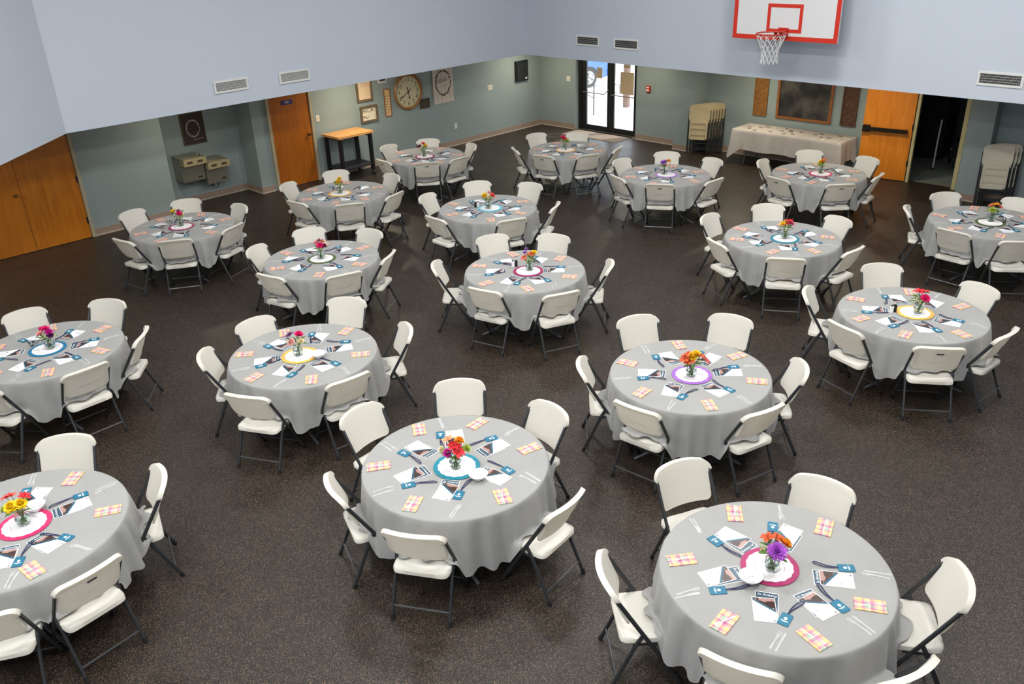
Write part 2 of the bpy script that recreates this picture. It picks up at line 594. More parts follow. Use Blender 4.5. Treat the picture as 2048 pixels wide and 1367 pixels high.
SL = (YS1 - YS0) / (12.07 - XS)
yend = YS0 + SL * (21 - XS)
CH0, CH1 = (2.03, -12.42), (8.9, -19.0)
S('ceiling_low_left', slab([(-0.9, -21), (8.8, -21), (CH1[0] - 0.1, CH1[1] - 0.03), (CH0[0] - 0.1, CH0[1]), (XS - 0.1, YS0 + 0.1), (XS - 0.1, 0.3), (-0.9, 0.3)], SZ, SZ + 0.1), M_ceil, 'low white ceiling along the left wall', 'ceiling')
S('ceiling_low_back', slab([(XS - 0.1, YS0 + 0.1), (21, yend + 0.1), (21, 0.3), (XS - 0.1, 0.3)], SZ, SZ + 0.1), M_ceil, 'low white ceiling along the back wall', 'ceiling')
S('wall_upper_left', slab([(XS, YS0), (XS - 0.15, YS0 + 0.15), (CH0[0] - 0.15, CH0[1]), CH0], SZ - 0.004, TOP), M_blue, 'pale blue upper wall on the left with vents', 'wall')
S('wall_upper_back', slab([(XS, YS0), (21, yend), (21, yend + 0.15), (XS - 0.15, YS0 + 0.15)], SZ - 0.004, TOP), M_blue, 'pale blue upper wall behind the basketball hoop', 'wall')
S('wall_upper_corner', slab([CH0, (CH0[0] - 0.15, CH0[1]), (CH1[0] - 0.15, CH1[1] - 0.05), CH1], SZ - 0.004, TOP), M_blue, 'pale blue angled upper wall at the far left', 'wall')
S('wall_upper_front', MB().box((8.75, -21, SZ), (8.9, -19, TOP)), M_blue, 'pale blue upper wall beside the gallery', 'wall')
S('wall_right', MB().box((21, -21.1, 0), (21.15, 0.4, TOP)), M_blue, 'plain blue wall on the right side', 'wall')
S('wall_front', MB().box((-0.9, -21.15, 0), (21.15, -21, TOP)), M_blue, 'plain blue wall behind the gallery', 'wall')
S('ceiling', MB().box((1.5, -21.1, TOP), (21.1, -2.4, TOP + 0.1)), M_ceil, 'high white ceiling of the hall', 'ceiling')


# baseboards (tan board, pale lip)
def baseboard(name, a, b, nrm, label):
    ax, ay = a
    bx, by = b
    nx, ny = nrm
    t, t2 = 0.012, 0.022
    o = S(name, MB().prism([(ax, ay), (bx, by), (bx + nx * t, by + ny * t), (ax + nx * t, ay + ny * t)], 0.016, 0.125), M_base, label, 'baseboard')
    S('caulk_line', MB().prism([(ax, ay), (bx, by), (bx + nx * t2, by + ny * t2), (ax + nx * t2, ay + ny * t2)], 0.0, 0.016), M_lip, '', '', parent=o)


baseboard('baseboard_left', (0, -6.93), (0, -0.0), (1, 0), 'tan baseboard under the wall clock')
baseboard('baseboard_left_door', (0, -8.35), (0, -8.06), (1, 0), 'tan baseboard left of the restroom door')
baseboard('baseboard_alcove_side', (-0.59, -8.35), (0, -8.35), (0, -1), 'tan baseboard on the side of the alcove')
baseboard('baseboard_alcove', (-0.59, -10.17), (-0.59, -8.36), (1, 0), 'tan baseboard below the drinking fountains')
baseboard('baseboard_left_front', (0, -11.76), (0, -10.17), (1, 0), 'tan baseboard beside the orange double doors')
baseboard('baseboard_back', (0.0, 0), (1.19, 0), (0, -1), 'tan baseboard left of the glass doors')
baseboard('baseboard_back_alarm', (3.09, 0), (4.40, 0), (0, -1), 'tan baseboard right of the glass doors')
baseboard('baseboard_pilaster', (4.40, -0.32), (4.92, -0.32), (0, -1), 'tan baseboard around the left pilaster')
baseboard('baseboard_pilaster_side', (4.92, -0.32), (4.92, 0.17), (1, 0), 'tan baseboard on the side of the left pilaster')
baseboard('baseboard_buffet', (4.92, 0.17), (9.50, 0.17), (0, -1), 'tan baseboard behind the buffet table')
baseboard('baseboard_pier', (10.66, -0.53), (11.08, -0.53), (0, -1), 'tan baseboard of the pier by the storeroom')
baseboard('baseboard_right', (11.08, -0.24), (20.9, -0.24), (0, -1), 'tan baseboard behind the right chair stack')

# ------------------------------------------------------------------ doors
def bar_frame(w, h, t, d, inner_z=0.0):
    """picture-frame of four bars, centred, depth d along +z"""
    b = MB()
    b.box((-w / 2, -h / 2, 0), (w / 2, -h / 2 + t, d)).box((-w / 2, h / 2 - t, 0), (w / 2, h / 2, d))
    b.box((-w / 2, -h / 2 + t, 0), (-w / 2 + t, h / 2 - t, d)).box((w / 2 - t, -h / 2 + t, 0), (w / 2, h / 2 - t, d))
    return b


def P(name, mb, m, parent, loc=(0, 0, 0), rz=0.0, rot=None, **kw):
    return link(name, mb.mesh(name, m, **kw), parent, loc, rz, rot)


KNOB = MB().lathe([(0.0, 0), (0.032, 0), (0.032, 0.006), (0.012, 0.010), (0.012, 0.035), (0.026, 0.045), (0.030, 0.060), (0.022, 0.074), (0.0, 0.078)], 16)

d = empty('door_1', (0.0, -7.495, 0))
tag(d, 'plain brown wooden restroom door with a navy sign', 'door', kind='structure')
P('leaf', MB().box((0.0, -0.46, 0.008), (0.02, 0.46, 2.05)), M_oak2, d, bevel=0.003)
P('door_frame', MB().box((0, -0.525, 0), (0.05, -0.462, 2.1)).box((0, 0.462, 0), (0.05, 0.525, 2.1)).box((0, -0.525, 2.05), (0.05, 0.525, 2.1)), M_jamb, d, bevel=0.004)
P('door_knob', KNOB, M_brass, d, (0.02, 0.375, 1.0), rot=(0, PI / 2, 0), smooth=True)
sg = empty('restroom_sign', (0.022, -7.53, 1.70), rot=ROT_LEFT)
tag(sg, 'small navy restroom plaque with white lettering on the brown door', 'sign')
P('plaque', MB().prism(rrect(0.27, 0.085, 0.03), 0, 0.006), mat('plaque_navy', rgb(44, 50, 110), 0.5), sg)
link('lettering', text_mesh('MEN', 0.05, M_print), sg, (0, 0, 0.0065))

d = empty('door_2', (0.0, -12.73, 0))
tag(d, 'pair of flush orange wooden doors at the far left', 'door', kind='structure')
for y0, y1 in ((0.004, 0.925), (-0.93, -0.002)):
    lf = P('leaf', MB().box((0.0, y0, 0.008), (0.022, y1, 2.08)), M_oak, d, bevel=0.003)
P('door_frame', MB().box((0, 0.93, 0), (0.05, 0.985, 2.13)).box((0, -0.985, 0), (0.05, -0.93, 2.13)).box((0, -0.985, 2.08), (0.05, 0.985, 2.13)), M_jamb, d, bevel=0.004)
P('door_knob', KNOB, M_brass, d, (0.022, -0.09, 1.0), rot=(0, PI / 2, 0), smooth=True)
for z in (0.32, 1.05, 1.85):
    P('hinge', MB().box((0.02, 0.905, z - 0.055), (0.036, 0.94, z + 0.055)), M_black, d)

# storeroom door, standing open against the wall
d = empty('door_3', (9.545, 0.085, 0), math.atan2(-0.13, -0.905))
tag(d, 'orange oak storeroom door standing open with a dark push bar', 'door', kind='structure')
P('leaf', MB().box((0.02, -0.022, 0.012), (0.93, 0.022, 2.07)), M_oak_lit, d, bevel=0.003)
bar = P('push_bar', MB().box((0.10, 0.055, 0.925), (0.90, 0.105, 0.995)), mat('bronze_bar', rgb(44, 36, 30), 0.4, metal=0.5), d, bevel=0.008)
P('latch_housing', MB().box((0.78, 0.022, 0.90), (0.915, 0.11, 1.03)), mat('bronze_bar', rgb(44, 36, 30)), bar, bevel=0.01)
P('end_bracket', MB().box((0.10, 0.022, 0.93), (0.15, 0.06, 0.99)), mat('bronze_bar', rgb(44, 36, 30)), bar)
for z in (0.35, 1.05, 1.75):
    P('hinge', MB().box((-0.005, -0.028, z - 0.055), (0.03, 0.03, z + 0.055)), M_black, d)
S('trim_1', MB().box((9.55, 0.06, 0), (9.60, 0.12, 2.12)).box((9.60, 0.06, 2.06), (10.40, 0.12, 2.12)).box((10.40, 0.06, 0), (10.475, 0.12, 2.12)), mat('jamb_cream', rgb(190, 180, 138), 0.5), 'cream painted frame of the storeroom doorway', 'trim')

# glass entrance doors
g = empty('door_4', (2.14, 0.15, 0))
tag(g, 'pair of black framed glass entrance doors', 'door', kind='structure')
P('door_frame', MB().box((-0.95, -0.03, 0), (-0.86, 0.09, 2.14)).box((0.86, -0.03, 0), (0.95, 0.09, 2.14)).box((-0.86, -0.03, 2.08), (0.86, 0.09, 2.14)), M_black, g)
for sx_ in (-1, 1):
    a, b_ = (-0.855, 0.035) if sx_ < 0 else (0.045, 0.855)
    lw = 0.145 if sx_ < 0 else 0.12
    lf = P('leaf', MB().box((a, 0, 0.012), (a + lw, 0.045, 2.07)).box((b_ - 0.085, 0, 0.012), (b_, 0.045, 2.07)).box((a + lw, 0, 0.012), (b_ - 0.085, 0.045, 0.14)).box((a + lw, 0, 1.96), (b_ - 0.085, 0.045, 2.07)), M_black, g)
    P('pane', MB().box((a + lw, 0.02, 0.14), (b_ - 0.085, 0.026, 1.96)), M_pane, lf)
    P('push_bar', MB().tube([(a + 0.04, 0.0, 0.945), (a + 0.06, -0.05, 0.945), (b_ - 0.14, -0.055, 0.94), (b_ - 0.05, -0.05, 1.02 if sx_ < 0 else 0.94), (b_ - 0.04, 0, 1.04 if sx_ < 0 else 0.94)], 0.013, 8), mat('bar_metal', rgb(120, 118, 110), 0.4, metal=0.6), lf, smooth=True)
P('pull_handle', MB().tube([(0.10, 0.045, 0.98), (0.10, 0.10, 0.98), (0.26, 0.10, 0.98), (0.26, 0.10, 1.18), (0.10, 0.10, 1.18), (0.10, 0.045, 1.18)], 0.011, 8), M_black, g)
S('trim_2', MB().box((1.19, 0.0, 0), (3.09, 0.32, 0.008)), mat('threshold', rgb(120, 112, 100), 0.6), 'metal threshold below the glass doors', 'trim')


def sheet(name, x0, x1, z0, z1, m, label, y=0.165, cat='sign'):
    o = link(name, MB().box((x0, y, z0), (x1, y + 0.002, z1)).mesh(name, m))
    return tag(o, label, cat)


sheet('paper_notice', 2.48, 2.89, 0.985, 1.505, scribble('back_of_notice', rgb(204, 182, 150), rgb(184, 160, 128), 9, 0.49), 'large tan paper notice taped on the right glass door')
sheet('paper_notice', 2.575, 2.77, 1.60, 1.86, M_tan, 'small tan notice above the large one on the right glass door')
sheet('paper_notice', 1.74, 1.92, 1.30, 1.555, M_tan, 'small tan notice taped on the left glass door')
mt = link('door_mat', MB().prism([(1.27, -0.64), (2.99, -0.62), (2.97, 0.10), (1.25, 0.10)], 0.008, 0.016).mesh('door_mat', M_mat, bevel=0.003))
mt.location.z = -0.008
tag(mt, 'grey brown floor mat inside the glass doors', 'mat')


def squiggle(w, h, loops, seed, r=0.006):
    rg = random.Random(seed)
    amp = [h * rg.uniform(0.45, 1.2) for _ in range(loops + 1)]
    path = []
    n_ = loops * 12
    for i in range(n_ + 1):
        t = i / 12
        a = amp[min(loops, int(t))]
        path.append((-w / 2 + w * i / n_ + 0.25 * w / loops * math.sin(2 * PI * t + 1.2), a * math.sin(2 * PI * t) * 0.5 + (a - h * 0.6) * 0.4, 0.001))
    return MB().tube(path, r, 5, flat=0.2)


# ------------------------------------------------------------------ things on the walls
def picture(name, w, h, t, d, fm, pm, loc, rot, label, cat='picture'):
    e = empty(name, loc, rot=rot)
    tag(e, label, cat)
    P('picture_frame', bar_frame(w, h, t, d), fm, e, bevel=0.003)
    P('print', MB().box((-w / 2 + t, -h / 2 + t, 0.002), (w / 2 - t, h / 2 - t, d * 0.45)), pm, e)
    return e


def onL(y, z, x=0.0):
    return (x, y, z)


picture('framed_verse', 0.41, 0.60, 0.045, 0.04, M_frame, M_pr1, onL(-5.61, 1.73), ROT_LEFT, 'tall brown framed verse above the butcher-block cart')
picture('framed_script', 0.455, 0.35, 0.045, 0.045, M_frame, M_pr2, onL(-5.545, 1.155), ROT_LEFT, 'wide brown framed script sign just above the butcher-block cart')
picture('narrow_sign', 0.175, 0.60, 0.016, 0.02, M_frameo, M_pr3, onL(-5.005, 1.307), ROT_LEFT, 'tall narrow tan sign left of the wall clock', 'sign')
e = empty('small_white_sign', onL(-5.10, 1.85), rot=ROT_LEFT)
tag(e, 'small white sign with a dark bar above the narrow sign', 'sign')
P('board', MB().box((-0.12, -0.105, 0), (0.12, 0.105, 0.018)), M_alu, e, bevel=0.003)
P('dark_bar', MB().box((-0.075, -0.06, 0.018), (0.075, -0.025, 0.020)), M_slot, e)
picture('small_plaque', 0.28, 0.215, 0.022, 0.03, M_dframe, M_pr4, onL(-3.95, 1.135), ROT_LEFT, 'small dark wooden plaque right of the clock', 'plaque')
e = empty('wreath_sign', onL(-3.365, 1.52), rot=ROT_LEFT)
tag(e, 'large whitewashed plank sign with a leafy wreath', 'sign')
for k in range(5):
    x0 = -0.315 + k * 0.126
    o = link('plank', MB().box((x0 + 0.001, -0.46, 0), (x0 + 0.125, 0.46, 0.026)).mesh('plank', M_sign, bevel=0.002), e)
P('script_stroke', squiggle(0.30, 0.085, 5, 3), mat('script_ink', rgb(96, 90, 84), 0.7), e, (-0.02, 0.05, 0.027), rot=(0, 0, 0.12))
P('script_stroke', squiggle(0.20, 0.025, 8, 4, 0.003), mat('script_ink', rgb(96, 90, 84)), e, (0.04, -0.07, 0.027), rot=(0, 0, 0.05))

# wall clock
c = empty('wall_clock', onL(-4.41, 1.465), rot=ROT_LEFT)
tag(c, 'large round wall clock with cream face and wooden rim', 'clock')
P('face', MB().lathe([(0.0, 0.0), (0.345, 0.0), (0.345, 0.02), (0.0, 0.02)], 64), mat('clock_face', rgb(216, 206, 172), 0.6, var=0.04), c, smooth=True)
P('rim', MB().lathe([(0.335, 0.0), (0.40, 0.0), (0.405, 0.03), (0.385, 0.055), (0.36, 0.05), (0.335, 0.022), (0.335, 0.0)], 64), M_clockr, c, smooth=True)
for k in range(1, 13):
    a = PI / 2 - k * PI / 6
    link('numeral', text_mesh(str(k), 0.125, M_black), c, (0.265 * math.cos(a), 0.265 * math.sin(a), 0.0205), rot=(0, 0, 0))
for nm, ang, ln, wd in (('minute_hand', PI / 2 - 40 * PI / 30, 0.26, 0.011), ('hour_hand', PI / 2 - (5 + 40 / 60) * PI / 6, 0.185, 0.015)):
    P(nm, MB().prism([(-0.10, -wd * 0.8), (0.0, -wd * 0.6), (ln * 0.62, -wd * 0.55), (ln * 0.72, -wd * 1.7), (ln * 0.84, -wd * 0.5), (ln, 0), (ln * 0.84, wd * 0.5), (ln * 0.72, wd * 1.7), (ln * 0.62, wd * 0.55), (0.0, wd * 0.6), (-0.10, wd * 0.8)], 0.022, 0.025), M_black, c, rot=(0, 0, ang))
P('hub', MB().lathe([(0.0, 0.02), (0.02, 0.02), (0.018, 0.03), (0.0, 0.032)], 16), M_black, c)


def switch(loc, rot, w, h, n_t, label):
    e = empty('wall_switch', loc, rot=rot)
    tag(e, label, 'switch')
    P('cover_plate', MB().prism(rrect(w, h, 0.008), 0, 0.006), mat('ivory_plastic', rgb(232, 226, 206), 0.4), e, bevel=0.0015)
    for k in range(n_t):
        x = (k - (n_t - 1) / 2) * 0.046
        P('toggle', MB().box((x - 0.006, -0.014, 0.006), (x + 0.006, 0.014, 0.016)), M_alu, e)


switch(onL(-6.845, 1.27), ROT_LEFT, 0.085, 0.13, 1, 'single light switch right of the restroom door')
switch(onL(-1.835, 1.195), ROT_LEFT, 0.165, 0.12, 3, 'triple light switch on the wall before the black panel')
switch((0.96, 0, 1.24), ROT_BACK, 0.12, 0.12, 2, 'double light switch left of the glass doors')
e = empty('power_outlet', onL(-3.03, 0.465), rot=ROT_LEFT)
tag(e, 'white power outlet low on the left wall', 'outlet')
P('cover_plate', MB().prism(rrect(0.075, 0.125, 0.008), 0, 0.006), M_print, e, bevel=0.0015)
for yy in (-0.028, 0.028):
    P('socket', MB().prism(rrect(0.034, 0.030, 0.010), 0.006, 0.008), M_alu, e, (0, yy, 0))

e = empty('electrical_panel', onL(-0.735, 1.45), rot=ROT_LEFT)
tag(e, 'black electrical panel on the wall near the corner', 'panel')
P('cabinet', MB().box((-0.225, -0.25, 0), (0.225, 0.25, 0.05)), M_black, e, bevel=0.006)
P('panel_door', MB().box((-0.185, -0.21, 0.05), (0.185, 0.19, 0.062)), mat('black_gloss', rgb(30, 32, 36), 0.35), e, bevel=0.004)
P('sticker', MB().box((0.10, -0.20, 0.062), (0.17, -0.165, 0.0635)), M_print, e)
P('latch', MB().box((0.02, -0.02, 0.062), (0.05, 0.02, 0.075)), M_rubber, e)

e = empty('fire_alarm', (3.45, 0, 1.215), rot=ROT_BACK)
tag(e, 'red fire alarm pull station right of the glass doors', 'fire alarm')
P('housing', MB().box((-0.058, -0.075, 0), (0.058, 0.075, 0.045)), M_red, e, bevel=0.008)
P('pull_handle', MB().box((-0.04, -0.045, 0.045), (0.04, -0.012, 0.056)), M_print, e, bevel=0.003)
P('label_plate', MB().box((-0.035, 0.02, 0.045), (0.035, 0.05, 0.047)), M_print, e)

# dark poster in the alcove and drinking fountains
e = empty('framed_poster', onL(-9.30, 1.415, -0.59), rot=ROT_LEFT)
tag(e, 'dark framed poster with a white wreath above the drinking fountains', 'picture')
P('picture_frame', bar_frame(0.475, 0.60, 0.018, 0.03), mat('poster_frame', rgb(92, 80, 60), 0.5), e, bevel=0.003)
P('print', MB().box((-0.22, -0.282, 0.002), (0.22, 0.282, 0.014)), M_poster, e)
P('script_stroke', squiggle(0.20, 0.022, 9, 6, 0.003), mat('chalk_ink', rgb(176, 160, 140), 0.7), e, (0.08, -0.215, 0.0145), rot=(0, 0, 0.05))


def fountain(yc, ztop, zbot, label):
    e = empty('drinking_fountain', (-0.59, yc, 0))
    tag(e, label, 'fountain')
    P('cabinet', MB().box((0.0, -0.225, zbot), (0.37, 0.225, ztop - 0.03)), M_ss, e, bevel=0.008)
    basin = MB()
    # basin deck: sloping back, sunk bowl, raised rim
    basin.box((0.0, -0.225, ztop - 0.03), (0.26, 0.225, ztop + 0.01))
    basin.box((0.26, -0.225, ztop - 0.05), (0.50, -0.20, ztop)).box((0.26, 0.17, ztop - 0.05), (0.50, 0.225, ztop)).box((0.26, -0.20, ztop - 0.05), (0.50, 0.17, ztop - 0.042)).box((0.48, -0.20, ztop - 0.05), (0.50, 0.17, ztop))
    b = P('basin', basin, M_ss, e, bevel=0.004)
    P('spout', MB().tube([(0.44, 0.16, ztop - 0.01), (0.44, 0.16, ztop + 0.03), (0.43, 0.13, ztop + 0.055), (0.42, 0.10, ztop + 0.045)], 0.012, 8), mat('chrome', rgb(220, 220, 218), 0.15, metal=1), b, smooth=True)
    fp = P('front_panel', MB().box((0.37, -0.23, ztop - 0.135), (0.515, 0.23, ztop - 0.005)), mat('panel_beige', rgb(196, 182, 140), 0.4, metal=0.4), e, bevel=0.006)
    for yy in (-0.11, 0.10):
        P('push_button', MB().box((0.515, yy - 0.055, ztop - 0.088), (0.524, yy + 0.055, ztop - 0.045)), mat('button_brown', rgb(84, 62, 48), 0.5), fp, bevel=0.004)
    P('badge', MB().box((0.37, 0.07, zbot + 0.055), (0.374, 0.165, zbot + 0.08)), M_slot, e)
    return e


fountain(-9.61, 0.965, 0.50, 'higher steel drinking fountain on the left of the pair')
fo = fountain(-9.14, 0.825, 0.375, 'lower steel drinking fountain on the right of the pair')
P('drain_pipe', MB().tube([(0.10, 0.05, 0.38), (0.10, 0.05, 0.27), (0.04, 0.05, 0.25), (0.0, 0.05, 0.25)], 0.022, 10), mat('chrome', rgb(220, 220, 218)), fo, smooth=True)

# chalkboard and carved panels
e = picture('chalkboard', 1.22, 1.02, 0.055, 0.035, M_frameo, M_chalk, (7.255, 0.17, 1.395), ROT_BACK, 'smudged black chalkboard in an oak frame', 'chalkboard')


def carved(x, m, label):
    e = empty('carved_panel', (x, 0.17, 1.45), rot=ROT_BACK)
    tag(e, label, 'wall panel')
    P('panel_board', MB().box((-0.16, -0.56, 0), (0.16, 0.56, 0.016)), m, e)
    P('panel_frame', bar_frame(0.32, 1.12, 0.022, 0.034), m, e, bevel=0.003)
    for k in range(4):
        yc = -0.405 + k * 0.27
        rg = [(0.128 * math.cos(2 * PI * i / 28), yc + 0.128 * math.sin(2 * PI * i / 28), 0.02) for i in range(28)]
        r_ = P('carved_ring', MB().tube(rg, 0.011, 6, closed=True), m, e, smooth=True)
        lf = MB()
        for q in range(8):
            a = q * PI / 4
            ca, sa = math.cos(a), math.sin(a)
            pts = [(0.012, 0), (0.055, 0.026), (0.105, 0.006), (0.105, -0.006), (0.055, -0.026)]
            lf.prism([(ca * px - sa * py, yc + sa * px + ca * py) for px, py in pts], 0.012, 0.026)
        P('carved_rosette', lf, m, r_)


carved(6.265, M_carve1, 'golden carved panel left of the chalkboard')
carved(8.225, M_carve2, 'dark brown carved panel right of the chalkboard')


# air vents on the upper walls
def vent(loc, rot, label):
    e = empty('air_vent', loc, rot=rot)
    tag(e, label, 'vent', 'air vents on the upper walls')
    P('vent_frame', bar_frame(0.62, 0.20, 0.034, 0.016), M_alu, e, bevel=0.003)
    P('vent_backing', MB().box((-0.28, -0.07, 0.0005), (0.28, 0.07, 0.002)), mat('vent_dark', rgb(52, 52, 52), 0.8), e)
    lv = MB()
    for k in range(27):
        x = -0.27 + k * 0.54 / 26
        lv.add([(x - 0.003, -0.066, 0.004), (x + 0.0025, -0.066, 0.013), (x + 0.0025, 0.066, 0.013), (x - 0.003, 0.066, 0.004)], [(0, 1, 2, 3)])
    for yy in (-0.035, 0.0, 0.035):
        lv.box((-0.276, yy - 0.002, 0.003), (0.276, yy + 0.002, 0.005))
    o = P('louver_grille', lv, M_alu, e)
    o['kind'] = 'stuff'


vent((XS, -9.705, 2.508), ROT_LEFT, 'white wall vent on the left upper wall, farther from the corner')
vent((XS, -8.49, 2.496), ROT_LEFT, 'white wall vent on the left upper wall, nearer the corner')
ang = math.atan(SL)


def ysof(x):
    return YS0 + SL * (x - XS)


vent((3.87, ysof(3.87), 2.585), (PI / 2, 0, ang), 'white wall vent on the back upper wall nearest the corner')
vent((4.87, ysof(4.87), 2.575), (PI / 2, 0, ang), 'white wall vent on the back upper wall above the glass doors')
vent((11.70, ysof(11.70), 2.50), (PI / 2, 0, ang), 'white wall vent at the right edge of the back upper wall')

# basketball backboard
BY = -3.42
bb = empty('basketball_backboard', (8.535, BY, 0))
tag(bb, 'white basketball backboard with red border, rim and net', 'backboard')
P('board', MB().box((-0.915, -0.02, 2.91), (0.915, 0.02, 4.0)), M_board, bb, bevel=0.004)


def bordr(x0, x1, z0, z1, t, y):
    return MB().box((x0, y, z0), (x1, y - 0.003, z0 + t)).box((x0, y, z1 - t), (x1, y - 0.003, z1)).box((x0, y, z0 + t), (x0 + t, y - 0.003, z1 - t)).box((x1 - t, y, z0 + t), (x1, y - 0.003, z1 - t))


P('border_stripe', bordr(-0.915, 0.915, 2.91, 4.0, 0.07, -0.0205), M_red, bb)
P('target_square', bordr(-0.305, 0.305, 3.03, 3.46, 0.055, -0.0205), M_red, bb)
P('support_arm', MB().box((-0.45, 0.02, 3.1), (-0.39, 0.545, 3.16)).box((0.39, 0.02, 3.1), (0.45, 0.545, 3.16)).box((-0.45, 0.02, 3.7), (-0.39, 0.545, 3.76)).box((0.39, 0.02, 3.7), (0.45, 0.545, 3.76)).box((-0.45, 0.02, 3.0), (-0.39, 0.08, 3.9)).box((0.39, 0.02, 3.0), (0.45, 0.08, 3.9)), M_steel, bb)
RZ, RC = 3.055, -0.40
rim = P('rim', MB().tube([(0.232 * math.cos(2 * PI * k / 36), RC + 0.232 * math.sin(2 * PI * k / 36), RZ) for k in range(36)], 0.011, 8, closed=True), mat('rim_red', rgb(176, 40, 24), 0.4), bb, smooth=True)
P('rim_bracket', MB().box((-0.09, -0.03, RZ - 0.12), (0.09, -0.02, RZ + 0.05)).box((-0.085, -0.18, RZ - 0.012), (0.085, -0.02, RZ + 0.006)).box((-0.085, -0.16, RZ - 0.07), (-0.075, -0.03, RZ)).box((0.075, -0.16, RZ - 0.07), (0.085, -0.03, RZ)), mat('rim_red', rgb(176, 40, 24)), rim, bevel=0.002)
netb = MB()
NL, ND = 6, 12
prof = [0.225, 0.205, 0.17, 0.14, 0.122, 0.128, 0.135]
for k in range(ND):
    for s_ in (-1, 1):
        path = []
        for j in range(NL + 1):
            a = 2 * PI * (k + s_ * (0.5 * (j % 2))) / ND + 0.05 * math.sin(j * 2.3 + k)
            z = RZ - 0.01 - 0.44 * j / NL
            path.append((prof[j] * math.cos(a), RC + prof[j] * math.sin(a), z))
        netb.tube(path, 0.0045, 5)
P('net', netb, M_cord, bb, smooth=True)

# ------------------------------------------------------------------ folding chair (origin on the floor, faces +y)
def grid_panel(nu, nv, fn_front, fn_back):
    """closed shell between two grids"""
    vs, fs = [], []
    for fn in (fn_front, fn_back):
        for j in range(nv + 1):
            for i in range(nu + 1):
                vs.append(fn(i / nu, j / nv))
    N = (nu + 1) * (nv + 1)
    W_ = nu + 1
    for j in range(nv):
        for i in range(nu):
            a = j * W_ + i
            fs.append((a, a + 1, a + 1 + W_, a + W_))
            fs.append((N + a, N + a + W_, N + a + 1 + W_, N + a + 1))
    rim_ = [i for i in range(W_)] + [j * W_ + nu for j in range(1, nv + 1)] + [nv * W_ + i for i in range(nu - 1, -1, -1)] + [j * W_ for j in range(nv - 1, 0, -1)]
    for k in range(len(rim_)):
        a, b = rim_[k], rim_[(k + 1) % len(rim_)]
        fs.append((a, N + a, N + b, b))
    return vs, fs


def sq2round(u, v, w, h, r):
    """map unit square to rounded rectangle (centred)"""
    x, y = (u * 2 - 1) * w / 2, (v * 2 - 1) * h / 2
    ax, ay = abs(x) - (w / 2 - r), abs(y) - (h / 2 - r)
    if ax > 0 and ay > 0:
        m = max(ax, ay)
        l = math.hypot(ax, ay)
        k = m / l if l > 1e-9 else 1
        x = math.copysign(w / 2 - r + ax * k, x)
        y = math.copysign(h / 2 - r + ay * k, y)
    return x, y


BH, BW = 0.298, 0.502        # backrest height and width
SLP = 0.40                 # lean of the long tubes


def back_pt(u, v, side):
    x, yv = sq2round(u, v, BW, BH, 0.066 if v > 0.5 else 0.05)
    k_ = min(1.0, max(0.0, (v - 0.70) / 0.10))
    x *= 0.872 + 0.128 * k_ * k_ * (3 - 2 * k_)
    q = 2 * x / BW
    z = 0.544 + BH / 2 + yv + 0.022 * (1 - q * q) * max(0, yv / (BH / 2))
    y = -0.232 - SLP * (z - 0.815) - 0.052 * (1 - q * q)
    edge = max(0.0, (1 - min(u, 1 - u) / 0.085) * (0.35 + 0.65 * k_), 1 - (1 - v) / 0.13)
    if v < 0.35:
        edge *= v / 0.35
    edge = min(1.0, edge)
    t = 0.010 + 0.006 * edge ** 0.6
    lip = 0.018 * math.sin(min(1.0, edge) * PI / 2) ** 0.8
    if side > 0:
        return (x, y + t * 0.5, z)
    pad = 0.004 if abs(x) < 0.085 and 0.38 < v < 0.86 else 0.0
    return (x * (1 - 0.012 * edge), y - t - pad - lip, z - 0.006 * edge)


def chair_back(m):
    vs, fs = grid_panel(26, 20, lambda u, v: back_pt(u, v, 1), lambda u, v: back_pt(u, v, -1))
    return MB().add(vs, fs).mesh('backrest', m, smooth=True, sharp=75)


def seat_pt(u, v, side):
    x, y = sq2round(u, v, 0.445, 0.415, 0.05)
    x *= 1.0 + 0.03 * (y / 0.2)
    q = 2 * x / 0.445
    e = min(u, 1 - u, v, 1 - v)
    top = 0.446 - 0.012 * max(0, 1 - (q * q) - (y / 0.2) ** 2 * 0.7) - 0.004 * (1 - v) - 0.010 * max(0, 1 - e / 0.05) ** 2 - 0.02 * max(0, (v - 0.85) / 0.15) ** 2
    if side > 0:
        return (x, y + 0.005, top)
    return (x, y + 0.005, 0.398)


def chair_seat(m):
    vs, fs = grid_panel(16, 16, lambda u, v: seat_pt(u, v, 1), lambda u, v: seat_pt(u, v, -1))
    return MB().add(vs, fs).mesh('seat', m, smooth=True, sharp=70)


